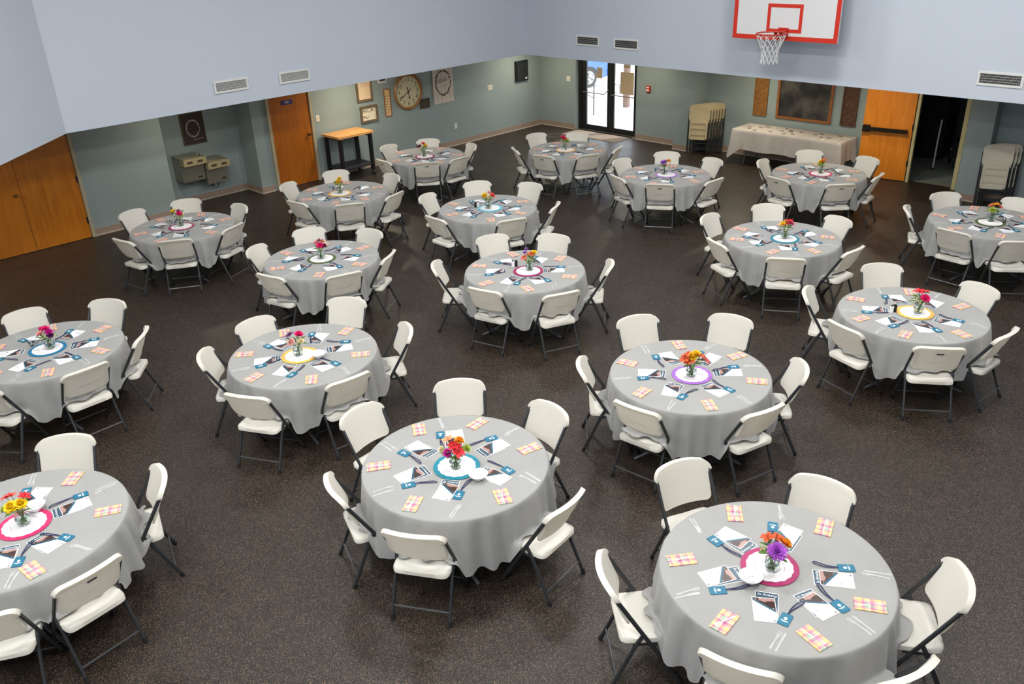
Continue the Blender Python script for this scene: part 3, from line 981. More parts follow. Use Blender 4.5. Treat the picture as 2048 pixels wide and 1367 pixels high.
def chair_meshes(m):
    D = {}
    D['backrest'] = chair_back(m)
    D['seat'] = chair_seat(m)
    for s in (-1, 1):
        X = 0.234 * s
        D['front_leg', s] = MB().tube([(X, -0.236, 0.782), (X, -0.113, 0.575), (X * 0.985, 0.026, 0.34), (X * 0.97, 0.210, 0.02)], 0.0125, 8, flat=1.25).mesh('front_leg', M_steel, smooth=True)
        Xr = 0.222 * s
        D['rear_leg', s] = MB().tube([(Xr * 1.03, -0.052, 0.475), (Xr, -0.10, 0.38), (Xr * 1.02, -0.258, 0.02)], 0.0125, 8, flat=1.25).mesh('rear_leg', M_steel, smooth=True)
        D['foot', s, 0] = MB().tube([(X * 0.97, 0.199, 0.038), (X * 0.97, 0.2205, 0.0)], 0.0165, 8).mesh('foot', M_rubber, smooth=True)
        D['foot', s, 1] = MB().tube([(Xr * 1.02, -0.250, 0.040), (Xr * 1.02, -0.2655, 0.0)], 0.0165, 8).mesh('foot', M_rubber, smooth=True)
    D['rear_crossbar'] = MB().tube([(-0.225, -0.225, 0.105), (0.225, -0.225, 0.105)], 0.008, 6).mesh('rear_crossbar', mat('bar_grey', rgb(96, 98, 100), 0.35, metal=0.6), smooth=True)
    D['front_crossbar'] = MB().tube([(-0.228, 0.143, 0.125), (0.228, 0.143, 0.125)], 0.008, 6).mesh('front_crossbar', M_steel, smooth=True)
    D['seat_bracket'] = MB().box((-0.222, 0.02, 0.383), (0.222, 0.045, 0.398)).box((-0.222, -0.12, 0.383), (0.222, -0.095, 0.398)).box((-0.228, -0.12, 0.378), (-0.216, 0.05, 0.398)).box((0.216, -0.12, 0.378), (0.228, 0.05, 0.398)).mesh('seat_bracket', M_steel)
    ps = back_pt(0.5, 0.74, -1)
    D['handle_slot'] = MB().box((-0.036, ps[1] - 0.003, ps[2] - 0.009), (0.036, ps[1] + 0.012, ps[2] + 0.009)).mesh('handle_slot', M_slot, bevel=0.004)
    return D


CHM = chair_meshes(M_white)
CHC = dict(CHM, backrest=chair_back(M_cream), seat=chair_seat(M_cream))


def place_chair(x, y, rz, label, group, D=CHM, slot=False):
    e = empty('folding_chair', (x, y, 0), rz)
    tag(e, label, 'chair', group)
    link('seat', D['seat'], e)
    b = link('backrest', D['backrest'], e)
    if slot:
        link('handle_slot', D['handle_slot'], b)
    for s in (-1, 1):
        l = link('front_leg', D['front_leg', s], e)
        link('foot', D['foot', s, 0], l)
        l = link('rear_leg', D['rear_leg', s], e)
        link('foot', D['foot', s, 1], l)
    link('rear_crossbar', D['rear_crossbar'], e)
    link('front_crossbar', D['front_crossbar'], e)
    link('seat_bracket', D['seat_bracket'], e)
    return e


# ------------------------------------------------------------------ the round tables: centre, charger, phrase, chairs (angle, radius of back), settings (angle)
R_T, Z_T = 0.767, 0.742
COLR = {'magenta': rgb(156, 34, 92), 'pink': rgb(206, 44, 102), 'teal': rgb(22, 128, 150), 'blue': rgb(30, 116, 158), 'sky': rgb(96, 188, 214),
        'yellow': rgb(240, 186, 84), 'purple': rgb(160, 104, 196), 'lilac': rgb(172, 132, 214), 'green': rgb(82, 100, 54)}
TABLES = {
    1: ((13.607, -12.395), 'magenta', 'bottom right magenta-charger table', [(-132, 1.16), (-73, 1.01), (-19, 1.10), (32, 1.15), (99, 1.03), (156, 1.21)], [-128, -69, -19, 28, 106, 166]),
    2: ((11.050, -12.974), 'teal', 'front centre teal-charger table', [(-174, 1.17), (-111, 1.02), (-59, 1.07), (6, 1.14), (84, 1.07), (136, 1.21)], [-171, -112, -52, 12, 79, 139]),
    3: ((9.210, -15.738), 'pink', 'bottom left pink-charger table', [(-30, 1.12), (7, 1.08), (72, 1.03), (142, 1.10)], [-33, 10, 81, 144]),
    4: ((6.104, -14.465), 'blue', 'left edge blue-charger table', [(-53, 1.10), (2, 1.04), (52, 1.02), (123, 1.11), (174, 1.10)], [-125, -57, 3, 59, 118, 179]),
    5: ((8.344, -12.677), 'yellow', 'front left yellow-charger table', [(-179, 0.98), (-126, 1.01), (-62, 1.11), (-6, 1.00), (62, 1.12), (122, 1.23)], [-175, -116, -63, -4, 61, 122]),
    6: ((11.617, -10.436), 'purple', 'nearer purple-charger table', [(-139, 1.05), (-85, 1.01), (-16, 1.02), (38, 1.05), (103, 1.25), (153, 1.19)], [-141, -81, -18, 45, 95, 156]),
    7: ((12.644, -7.685), 'yellow', 'right hand yellow-charger table', [(-160, 1.12), (-108, 1.07), (-55, 1.08), (-6, 1.00), (69, 1.07), (129, 1.21)], [-156, -107, -53, -1, 78, 134]),
    8: ((8.466, -9.452), 'magenta', 'middle magenta-charger table', [(-137, 1.15), (-76, 1.01), (-23, 1.14), (37, 1.09), (112, 1.12), (157, 1.19)], [-137, -75, -23, 40, 104, 168]),
    9: ((6.030, -10.889), 'green', 'left hand green-charger table', [(-149, 1.01), (-76, 0.99), (-17, 1.02), (33, 0.99), (101, 1.01), (156, 1.08)], [-141, -84, -19, 39, 100, 165]),
    10: ((3.124, -11.457), 'magenta', 'far left magenta-charger table', [(-164, 1.18), (-79, 1.05), (-32, 1.00), (22, 1.01), (89, 1.00), (151, 1.18)], [-154, -87, -34, 35, 93, 146]),
    11: ((3.544, -8.791), 'yellow', 'yellow-charger table by restroom door', [(-152, 1.08), (-82, 1.03), (-29, 1.10), (16, 1.13), (85, 1.04), (151, 1.15)], [-140, -85, -28, 22, 88, 155]),
    12: ((6.140, -7.863), 'sky', 'pale blue-charger table', [(-160, 1.13), (-92, 1.09), (-23, 1.05), (29, 1.11), (98, 1.20), (145, 1.21)], [-140, -88, -19, 32, 90, 155]),
    13: ((2.665, -6.215), 'magenta', 'magenta-charger table by the cart', [(-169, 0.98), (-93, 1.02), (-38, 1.00), (1, 1.02), (67, 1.00), (136, 1.00)], [-149, -84, -39, 6, 65, 130]),
    14: ((4.576, -4.170), 'yellow', 'yellow-charger table by glass doors', [(-123, 1.08), (-77, 1.03), (-25, 1.00), (21, 1.05), (119, 1.00), (165, 1.22)], [-129, -76, -21, 45, 100, 175]),
    15: ((7.179, -4.573), 'lilac', 'farther purple-charger table', [(-112, 0.99), (-60, 1.01), (-4, 1.07), (75, 1.13), (124, 1.22), (177, 1.04)], [-167, -110, -55, 16, 77, 130]),
    16: ((9.186, -2.942), 'pink', 'pink-charger table by the buffet', [(-170, 1.02), (-102, 1.08), (-45, 1.09), (7, 1.00), (71, 1.18), (125, 1.20)], [-148, -99, -52, 14, 67, 138]),
    17: ((10.346, -6.317), 'teal', 'right rear teal-charger table', [(-177, 1.16), (-116, 1.07), (-59, 1.11), (-5, 1.08), (70, 1.05), (129, 1.20)], [-160, -115, -55, 0, 61, 137]),
    18: ((12.202, -3.927), 'green', 'right edge green-charger table', [(-158, 1.07), (-97, 1.05), (-54, 1.16), (84, 1.02), (142, 1.09)], [-148, -94, -38, 10, 75, 143]),
}
TURN = {}                     # extra turn of single chairs away from the table centre, degrees
SLOTS = {(3, 7), (7, -55), (15, -60), (16, -45), (16, -102), (13, -38), (13, -93), (2, 84), (14, -77)}
HOURS = ['twelve', 'one', 'two', 'three', 'four', 'five', 'six', 'seven', 'eight', 'nine', 'ten', 'eleven']


def hours_for(center, angs):
    """clock-face words for directions around a table, twelve pointing away from the camera"""
    away = math.atan2(center[1] - CAM.y, center[0] - CAM.x)
    used, out = set(), {}
    for a in sorted(angs):
        h = ((away - math.radians(a)) % (2 * PI)) / (PI / 6)
        k = round(h) % 12
        if k in used:
            for dk in (1, -1, 2, -2):
                if (k + dk) % 12 not in used:
                    k = (k + dk) % 12
                    break
        used.add(k)
        out[a] = HOURS[k]
    return out


def sstep(a, b, x):
    t = min(1, max(0, (x - a) / (b - a)))
    return t * t * (3 - 2 * t)


def cloth_mesh(chairs, seed):
    rg = random.Random(seed)
    n_ = 260
    waves = [(rg.choice((7, 8, 9)), rg.uniform(0, 6.3), 0.4), (rg.choice((13, 14, 15)), rg.uniform(0, 6.3), 0.65), (rg.choice((19, 21, 23)), rg.uniform(0, 6.3), 0.65), (rg.choice((29, 31, 34)), rg.uniform(0, 6.3), 0.55), (rg.choice((3, 4)), rg.uniform(0, 6.3), 0.35)]
    drop0 = {2: 0.45, 6: 0.43}.get(seed, 0.415)
    vs, fs = [(0, 0, Z_T)], []
    rings = [('t', 0.25), ('t', 0.5), ('t', 0.70), ('t', 0.752), ('e', 0.4), ('e', 1.0)] + [('h', (k + 1) / 14) for k in range(14)]
    seats = []
    for a, rb in chairs:
        th = math.radians(a)
        seats.append((math.cos(th), math.sin(th), rb - 0.288))
    for kind, p in rings:
        for k in range(n_):
            a = 2 * PI * k / n_
            ca, sa = math.cos(a), math.sin(a)
            if kind == 't':
                r, z = p, Z_T
            elif kind == 'e':
                r, z = 0.752 + 0.015 * math.sin(p * PI / 2), Z_T - 0.013 * (1 - math.cos(p * PI / 2))
            else:
                wv = sum(am * math.sin(kk * a + ph) for kk, ph, am in waves)
                wv = math.tanh(wv * 0.7)
                drop = drop0 + 0.025 * math.sin(2 * a + waves[0][1]) + 0.02 * wv
                s = p * drop
                z = Z_T - 0.013 - s
                # is a seat under the cloth here?
                w_ = 0.0
                for (cx, cy, rc) in seats:
                    lx = -0.79 * ca * cy + 0.79 * sa * cx
                    ly = rc - (0.79 * ca * cx + 0.79 * sa * cy)
                    w_ = max(w_, (1 - sstep(0.215, 0.285, abs(lx))) * (1 - sstep(0.19, 0.24, ly)))
                zlim = (Z_T - 0.013 - drop - 0.02) * (1 - w_) + 0.452 * w_
                r = 0.768 + 0.008 * p + (0.016 + 0.046 * wv * (1 - 0.4 * w_)) * p ** 0.6 + 0.026 * p
                if z < zlim:
                    ex = zlim - z
                    z = zlim + 0.003 + 0.006 * (1 + math.sin(13 * a + ex * 50)) * min(1, ex * 15)
                    r += ex * 0.38 * (0.8 + 0.4 * wv)
            vs.append((r * ca, r * sa, z))
    fs += [(0, 1 + k, 1 + (k + 1) % n_) for k in range(n_)]
    for j in range(len(rings) - 1):
        for k in range(n_):
            a, b = 1 + j * n_ + k, 1 + j * n_ + (k + 1) % n_
            fs.append((a, a + n_, b + n_, b))
    return MB().add(vs, fs).mesh('tablecloth', M_cloth, smooth=True, sharp=80)


TOPM = MB().lathe([(0.0, 0.690), (0.74, 0.690), (0.757, 0.700), (0.762, 0.715), (0.757, 0.735), (0.0, 0.738)], 64).mesh('tabletop', M_ttop, smooth=True)
LEGM = {}
for sx_ in (-1, 1):
    for sy_ in (-1, 1):
        LEGM[sx_, sy_] = MB().tube([(sx_ * 0.30, sy_ * 0.12, 0.69), (sx_ * 0.31, sy_ * 0.13, 0.45), (sx_ * 0.325, sy_ * 0.17, 0.25), (sx_ * 0.37, sy_ * 0.31, 0.10), (sx_ * 0.43, sy_ * 0.50, 0.017)], 0.0165, 10).mesh('leg', M_tleg, smooth=True)
BRACE = MB().tube([(-0.31, 0, 0.45), (0.31, 0, 0.45)], 0.011, 8).tube([(-0.31, -0.13, 0.45), (-0.31, 0.13, 0.45)], 0.011, 8).tube([(0.31, -0.13, 0.45), (0.31, 0.13, 0.45)], 0.011, 8).mesh('brace', M_tleg, smooth=True)

# ------------------------------------------------------------------ place-setting pieces
FLY = MB().box((-0.073, -0.1075, 0), (0.073, 0.1075, 0.0008)).mesh('event_flyer', M_flyer)
TIT = MB().box((-0.073, -0.1075, 0), (0.073, 0.1075, 0.0008)).mesh('title_card', M_title)
TIT_T = text_mesh('So Amazing', 0.026, M_print, 0.25, 0.0002)
FLY_T = text_mesh('WMU', 0.017, M_ink, 0.0, 0.0002)
TAGB = MB().prism(rrect(0.072, 0.112, 0.010), 0, 0.004).mesh('tag_body', M_teal, bevel=0.001)
lg = MB().prism([(0.011 * math.cos(a), 0.008 + 0.011 * math.sin(a)) for a in [PI * k / 8 for k in range(9)]] + [(-0.009, 0.0), (0.0, -0.007), (0.009, 0.0)], 0.0041, 0.0046)
lg.box((-0.024, -0.018, 0.0041), (0.024, -0.0135, 0.0046)).box((-0.014, -0.024, 0.0041), (0.014, -0.022, 0.0046))
LOGO = lg.mesh('printed_logo', M_print)
STRAPS = []
for q in range(5):
    rg = random.Random(q)
    bend, wid = rg.uniform(-0.05, 0.05), rg.uniform(0.008, 0.02)
    L_ = rg.uniform(0.155, 0.19)
    path = []
    for i in range(24):
        t = i / 24 * 2 * PI
        v = (1 - math.cos(t)) / 2
        path.append((bend * v * v + wid * math.sin(t) * v, 0.052 + L_ * v, 0.004 + 0.004 * math.sin(t * 2) ** 2))
    STRAPS.append(MB().tube(path, 0.0042, 6, closed=True, flat=0.6).mesh('strap', M_navy, smooth=True))
NAPS = []
for q in range(4):
    rg = random.Random(40 + q)
    b = MB()
    sk = rg.uniform(-0.006, 0.006)
    for z0, z1, ofs in ((0, 0.003, 0.0), (0.0032, 0.0062, 0.003)):
        b.prism([(-0.099 + ofs, -0.056 + sk), (0.099, -0.055), (0.098 - ofs, 0.056 - sk), (-0.098, 0.055)], z0, z1)
    NAPS.append(b.mesh('napkin', M_plaid, bevel=0.0012))


def cutlery(kind):
    b = MB()
    def strip(pts, z):
        n_ = len(pts)
        vs = []
        for (y, w_, zz) in pts:
            vs += [(-w_, y, zz), (w_, y, zz), (w_, y, zz + 0.0022), (-w_, y, zz + 0.0022)]
        fs = []
        for i in range(n_ - 1):
            for k in range(4):
                fs.append((4 * i + k, 4 * i + (k + 1) % 4, 4 * i + 4 + (k + 1) % 4, 4 * i + 4 + k))
        fs += [(3, 2, 1, 0), tuple(4 * (n_ - 1) + k for k in range(4))]
        b.add(vs, fs)
    if kind == 'knife':
        strip([(-0.09, 0.006, 0.001), (-0.085, 0.0075, 0.001), (0.0, 0.005, 0.003), (0.01, 0.008, 0.003), (0.07, 0.009, 0.001), (0.088, 0.002, 0.0)], 0)
    elif kind == 'fork':
        strip([(-0.085, 0.006, 0.001), (-0.08, 0.0075, 0.001), (0.0, 0.004, 0.005), (0.03, 0.005, 0.004), (0.045, 0.012, 0.001), (0.055, 0.013, 0.0)], 0)
        for x in (-0.0105, -0.0035, 0.0035, 0.0105):
            b.box((x - 0.0018, 0.054, 0.0), (x + 0.0018, 0.088, 0.0024))
    else:
        strip([(-0.08, 0.006, 0.001), (-0.075, 0.0075, 0.001), (0.005, 0.004, 0.005), (0.03, 0.005, 0.004), (0.04, 0.013, 0.002), (0.055, 0.0175, 0.0), (0.07, 0.016, 0.001), (0.081, 0.007, 0.003)], 0)
    return b.mesh('clear_' + kind, M_clear, smooth=True)


KNIFE, FORK, SPOON = cutlery('knife'), cutlery('fork'), cutlery('spoon')
DOILY = MB()
dv = [(0, 0, 0)] + [((0.150 + 0.006 * abs(math.sin(8 * 2 * PI * k / 192))) * math.cos(2 * PI * k / 192), (0.150 + 0.006 * abs(math.sin(8 * 2 * PI * k / 192))) * math.sin(2 * PI * k / 192), 0.0) for k in range(192)]
DOILY.add(dv, [(0, 1 + k, 1 + (k + 1) % 192) for k in range(192)])
DOILY = DOILY.mesh('paper_doily', M_doily)
VASE = MB().lathe([(0.0, 0.0), (0.034, 0.0), (0.044, 0.012), (0.053, 0.040), (0.054, 0.060), (0.046, 0.085), (0.034, 0.100), (0.033, 0.110), (0.041, 0.124), (0.0385, 0.1245), (0.030, 0.110), (0.031, 0.100), (0.043, 0.083), (0.0505, 0.060), (0.0495, 0.040), (0.041, 0.014), (0.0, 0.010)], 28).mesh('vase_body', M_glass, smooth=True)
WATER = MB().lathe([(0.0, 0.0105), (0.0405, 0.0145), (0.0490, 0.040), (0.0500, 0.060), (0.0, 0.060)], 24).mesh('water', mat('water', (0.90, 0.96, 0.93, 1), 0.02, trans=1.0, ior=1.33), smooth=True)
BOWL = MB().lathe([(0.0, 0.0), (0.035, 0.0), (0.040, 0.006), (0.060, 0.024), (0.078, 0.050), (0.0755, 0.051), (0.057, 0.027), (0.036, 0.009), (0.0, 0.007)], 36).mesh('candy_bowl', M_bowl, smooth=True)
CANDY = []
for q in range(3):
    rg = random.Random(90 + q)
    b = MB().prism(rrect(0.020, 0.016, 0.005), 0, 0.008)
    b.prism([(-0.017, -0.007), (-0.009, -0.002), (-0.009, 0.002), (-0.017, 0.007)], 0.002, 0.005).prism([(0.009, 0.002), (0.009, -0.002), (0.017, -0.007), (0.017, 0.007)], 0.002, 0.005)
    CANDY.append(b.mesh('wrapped_mint', mat('mint_wrap', rgb(232, 232, 236), 0.3, var=0.25, vscale=120), bevel=0.001))

# flowers
FC = {'purple': rgb(178, 92, 204), 'lilac': rgb(176, 120, 206), 'rust': rgb(192, 78, 36), 'orange': rgb(236, 150, 40), 'yellow': rgb(240, 200, 30), 'red': rgb(204, 36, 48), 'magenta': rgb(196, 40, 148),
      'pink': rgb(226, 40, 120), 'pale pink': rgb(236, 172, 170), 'peach': rgb(226, 150, 110), 'plum': rgb(88, 32, 92), 'maroon': rgb(118, 28, 58), 'coral': rgb(228, 92, 76), 'lime': rgb(176, 190, 84), 'cream': rgb(232, 222, 180)}
BL = {}


def petal(b, ang, tilt, l, w_, cup, base=0.004, nz=0.0):
    """one bent petal from the centre outwards: tilt = angle above the horizontal"""
    ca, sa = math.cos(ang), math.sin(ang)
    vs = []
    for i in range(4):
        t = i / 3
        ww = w_ * (0.35, 0.95, 1.0, 0.35)[i]
        tt = tilt - cup * t
        rr_ = base + l * t * math.cos(tilt - cup * t * 0.5)
        zz = nz + l * t * math.sin(tilt - cup * t * 0.5)
        for s in (-1, 0, 1):
            z2 = zz + (0.12 * w_ if s else 0)
            x, y = rr_, s * ww
            vs.append((ca * x - sa * y, sa * x + ca * y, z2))
    fs = []
    for i in range(3):
        for s in range(2):
            a = i * 3 + s
            fs.append((a, a + 1, a + 4, a + 3))
    b.add(vs, fs)


def bloom(kind, cname):
    key = (kind, cname)
    if key in BL:
        return BL[key]
    m = mat('petal_' + cname.replace(' ', '_'), FC[cname], 0.55, var=0.22, vscale=45)
    b = MB()
    rg = random.Random(hash(kind) % 97 if False else len(kind) * 7)
    if kind == 'chrysanthemum':
        for ring_, (cnt, tilt, l) in enumerate(((7, 1.35, 0.026), (11, 1.05, 0.032), (15, 0.72, 0.037), (18, 0.38, 0.040), (20, 0.05, 0.041), (18, -0.3, 0.036))):
            for k in range(cnt):
                petal(b, 2 * PI * (k + 0.5 * (ring_ % 2)) / cnt + rg.uniform(-.08, .08), tilt + rg.uniform(-.1, .1), l, 0.0045, -0.25, 0.002)
    elif kind == 'rose':
        for ring_, (cnt, tilt, l, w_) in enumerate(((3, 1.45, 0.026, 0.010), (4, 1.30, 0.029, 0.014), (5, 1.08, 0.032, 0.017), (6, 0.80, 0.034, 0.018), (6, 0.45, 0.034, 0.018))):
            for k in range(cnt):
                petal(b, 2 * PI * k / cnt + ring_ * 0.7, tilt, l, w_, -0.3 if ring_ < 3 else 0.5, 0.003)
    else:
        for k in range(6):
            petal(b, 2 * PI * k / 6, 0.85 if k % 2 else 0.65, 0.042, 0.012 if k % 2 else 0.015, 0.9, 0.003)
        for k in range(5):
            a = 2 * PI * k / 5
            b.tube([(0, 0, 0.004), (0.008 * math.cos(a), 0.008 * math.sin(a), 0.03)], 0.0012, 4)
    me = b.mesh(kind, m, smooth=True, sharp=80)
    BL[key] = me
    return me


RTH = Vector((RT.x, RT.y, 0)).normalized()
FRH = Vector((-FW.x, -FW.y, 0)).normalized()
Cq, Rq, Lq = 'chrysanthemum', 'rose', 'lily'
# per table: (kind, colour, right, towards camera, height above table, scale)
FLOW = {
    1: [(Cq, 'purple', 0.0, 0.05, 0.18, 1.35), (Lq, 'rust', -0.035, -0.02, 0.225, 1.0), (Lq, 'rust', 0.018, -0.03, 0.215, 1.0), (Rq, 'orange', 0.062, -0.005, 0.19, 1.0)],
    2: [(Lq, 'red', 0.03, 0.05, 0.17, 1.15), (Cq, 'magenta', -0.045, 0.05, 0.165, 0.8), (Lq, 'red', 0.0, 0.02, 0.20, 1.1), (Rq, 'orange', 0.035, -0.01, 0.225, 1.0), (Lq, 'peach', -0.04, -0.02, 0.23, 1.1), (Cq, 'lime', 0.085, 0.02, 0.18, 0.8), (Cq, 'cream', -0.085, 0.02, 0.18, 0.6)],
    3: [(Rq, 'yellow', -0.01, 0.05, 0.18, 1.2), (Rq, 'yellow', 0.04, 0.03, 0.19, 1.1), (Lq, 'red', -0.06, -0.01, 0.22, 0.9), (Lq, 'coral', -0.03, -0.02, 0.225, 0.8), (Lq, 'red', 0.05, -0.02, 0.22, 0.9), (Cq, 'lime', -0.075, 0.03, 0.15, 0.7)],
    4: [(Rq, 'pink', 0.0, 0.0, 0.21, 1.0), (Rq, 'magenta', 0.035, 0.02, 0.185, 1.0), (Rq, 'plum', 0.05, 0.04, 0.16, 0.8), (Rq, 'pale pink', -0.04, 0.03, 0.175, 1.0), (Rq, 'pink', -0.045, -0.02, 0.20, 0.9)],
    5: [(Lq, 'plum', -0.05, 0.0, 0.21, 1.1), (Rq, 'pink', 0.03, 0.0, 0.215, 1.1), (Rq, 'pale pink', -0.03, 0.05, 0.16, 1.0), (Cq, 'cream', 0.05, 0.03, 0.165, 0.7)],
    6: [(Cq, 'yellow', 0.0, 0.02, 0.20, 1.0), (Cq, 'yellow', 0.03, 0.0, 0.215, 1.0), (Lq, 'rust', -0.06, 0.02, 0.18, 1.1), (Lq, 'rust', -0.03, 0.04, 0.17, 1.1), (Lq, 'rust', 0.06, 0.01, 0.20, 1.1), (Lq, 'coral', 0.11, 0.03, 0.16, 0.8), (Lq, 'rust', -0.03, -0.01, 0.205, 1.0)],
    7: [(Rq, 'pink', 0.015, 0.05, 0.175, 1.25), (Lq, 'red', -0.02, 0.0, 0.23, 1.2), (Lq, 'red', 0.015, -0.02, 0.215, 1.1), (Lq, 'rust', 0.05, -0.01, 0.22, 1.0)],
    8: [(Cq, 'lilac', -0.05, 0.0, 0.225, 0.6), (Cq, 'lilac', -0.03, -0.03, 0.255, 0.55), (Lq, 'coral', -0.055, 0.03, 0.165, 1.0), (Lq, 'rust', 0.015, 0.02, 0.20, 1.1), (Rq, 'yellow', 0.05, 0.0, 0.215, 0.9)],
    9: [(Rq, 'pink', 0.01, 0.04, 0.18, 1.2), (Lq, 'maroon', 0.0, -0.02, 0.225, 1.0), (Rq, 'maroon', 0.05, 0.03, 0.175, 0.9), (Rq, 'pale pink', -0.035, 0.0, 0.205, 1.0), (Rq, 'peach', 0.03, -0.01, 0.215, 0.8)],
    10: [(Rq, 'yellow', -0.06, 0.0, 0.205, 1.2), (Rq, 'pink', 0.02, 0.03, 0.185, 1.1), (Lq, 'maroon', 0.0, 0.0, 0.215, 1.0), (Cq, 'cream', 0.05, 0.02, 0.17, 0.7)],
    11: [(Cq, 'yellow', 0.0, 0.02, 0.19, 1.1), (Rq, 'yellow', 0.015, -0.01, 0.225, 1.0), (Lq, 'pale pink', 0.055, 0.01, 0.19, 0.9), (Cq, 'lime', -0.05, 0.01, 0.18, 0.6)],
    12: [(Cq, 'yellow', -0.04, 0.02, 0.20, 1.1), (Rq, 'coral', 0.06, 0.02, 0.195, 1.1), (Rq, 'pale pink', 0.02, -0.02, 0.225, 0.9), (Cq, 'cream', 0.02, 0.03, 0.18, 0.7)],
    13: [(Rq, 'maroon', -0.06, 0.02, 0.18, 1.1), (Rq, 'coral', 0.0, 0.0, 0.225, 1.0), (Rq, 'yellow', 0.03, 0.02, 0.20, 1.0), (Lq, 'pale pink', 0.055, 0.01, 0.185, 0.9)],
    14: [(Rq, 'pink', -0.03, 0.0, 0.215, 1.2), (Lq, 'red', 0.0, 0.03, 0.195, 0.9), (Cq, 'lime', 0.04, 0.03, 0.165, 0.9)],
    15: [(Cq, 'lilac', -0.03, 0.02, 0.195, 1.1), (Rq, 'orange', 0.05, 0.0, 0.205, 1.1), (Cq, 'purple', 0.0, -0.02, 0.20, 0.9), (Lq, 'pale pink', 0.02, 0.04, 0.165, 0.8)],
    16: [(Lq, 'coral', 0.035, 0.0, 0.205, 1.1), (Rq, 'orange', 0.0, 0.02, 0.195, 1.0), (Cq, 'yellow', -0.03, 0.02, 0.185, 0.8), (Cq, 'lime', -0.04, 0.04, 0.155, 0.7)],
    17: [(Lq, 'red', 0.03, 0.0, 0.22, 1.2), (Lq, 'pink', 0.045, 0.02, 0.195, 1.1), (Rq, 'yellow', -0.045, 0.01, 0.19, 0.9), (Lq, 'rust', -0.01, 0.02, 0.195, 1.0), (Lq, 'orange', 0.0, -0.02, 0.215, 0.9)],
    18: [(Lq, 'orange', 0.02, 0.0, 0.215, 1.2), (Lq, 'coral', 0.06, 0.02, 0.19, 1.1), (Rq, 'peach', -0.03, 0.0, 0.205, 0.9), (Cq, 'lime', -0.03, 0.04, 0.165, 0.9)],
}
CHG = {1: (-0.04, 0.0), 2: (0.05, -0.03), 3: (0.01, 0.03), 4: (-0.01, 0.0), 5: (0.01, -0.05), 6: (0.03, -0.01), 7: (0.02, 0.02), 8: (0.06, 0.0), 9: (0.01, -0.01), 10: (-0.01, -0.02), 11: (0, -0.06), 12: (0.04, 0.01), 13: (0.05, -0.05), 14: (0, -0.06), 15: (0.02, 0), 16: (0.04, -0.02), 17: (0.05, -0.02), 18: (0.04, -0.04)}
VAS = {1: (-0.016, -0.02), 2: (0.06, -0.05), 3: (0.01, 0.03), 4: (0.01, 0.03), 5: (0.0, -0.06), 6: (0.04, -0.04), 7: (0.05, 0.02), 8: (0.06, 0.03), 9: (0.01, -0.01), 10: (-0.04, -0.01), 11: (0.01, -0.06), 12: (0.04, -0.03), 13: (0.04, -0.06), 14: (-0.03, -0.05), 15: (-0.02, 0), 16: (0.03, 0.01), 17: (0.05, -0.02), 18: (0.03, 0.01)}
BOWLS = {1: (-0.058, -0.217), 2: (0.304, -0.026), 3: (-0.109, 0.155), 5: (0.209, 0.049)}

def leaf_mesh():
    b = MB()
    vs, fs = [], []
    prof_ = [(0, 0.002), (0.25, 0.010), (0.55, 0.012), (0.8, 0.008), (1.0, 0.0005)]
    for t, w_ in prof_:
        y = 0.06 * t
        z = -0.018 * t * t
        vs += [(-w_, y, z + 0.002), (0, y, z), (w_, y, z + 0.002)]
    for i in range(4):
        for s in range(2):
            a = i * 3 + s
            fs.append((a, a + 1, a + 4, a + 3))
    return b.add(vs, fs).mesh('leaf', M_leaf, smooth=True)


LEAF = leaf_mesh()
PEPPER = MB().prism(rrect(0.030, 0.030, 0.004), 0.0, 0.075)
SHK_B = MB().prism(rrect(0.034, 0.034, 0.005), 0.0, 0.078).mesh('shaker_body', M_black, bevel=0.002)
SHK_W = MB().prism(rrect(0.034, 0.034, 0.005), 0.0, 0.078).mesh('shaker_body', M_print, bevel=0.002)
SHK_C = MB().lathe([(0.0, 0.0), (0.019, 0.0), (0.020, 0.05), (0.014, 0.058), (0.0, 0.058)], 16).mesh('shaker_body', M_glass, smooth=True)
CAP = MB().lathe([(0.0, 0.058), (0.015, 0.058), (0.015, 0.066), (0.009, 0.074), (0.0, 0.076)], 16).mesh('shaker_cap', mat('chrome', rgb(220, 220, 218)), smooth=True)
CAPB = MB().prism(rrect(0.028, 0.028, 0.005), 0.078, 0.084).mesh('shaker_cap', M_rubber)
SHAKERS = {12: ('bw', (-0.186, -0.092), (-0.17, -0.05)), 7: ('bw', (-0.160, -0.085), (-0.178, -0.128)), 8: ('bw', (-0.180, 0.03), (-0.205, -0.005)), 10: ('cc', (-0.355, -0.06), (-0.315, -0.035)), 4: ('cc', (-0.235, -0.085), (-0.205, -0.04)), 18: ('cc', (0.172, 0.086), (0.19, 0.04)), 17: ('cc', (-0.135, 0.153), (-0.10, 0.18))}

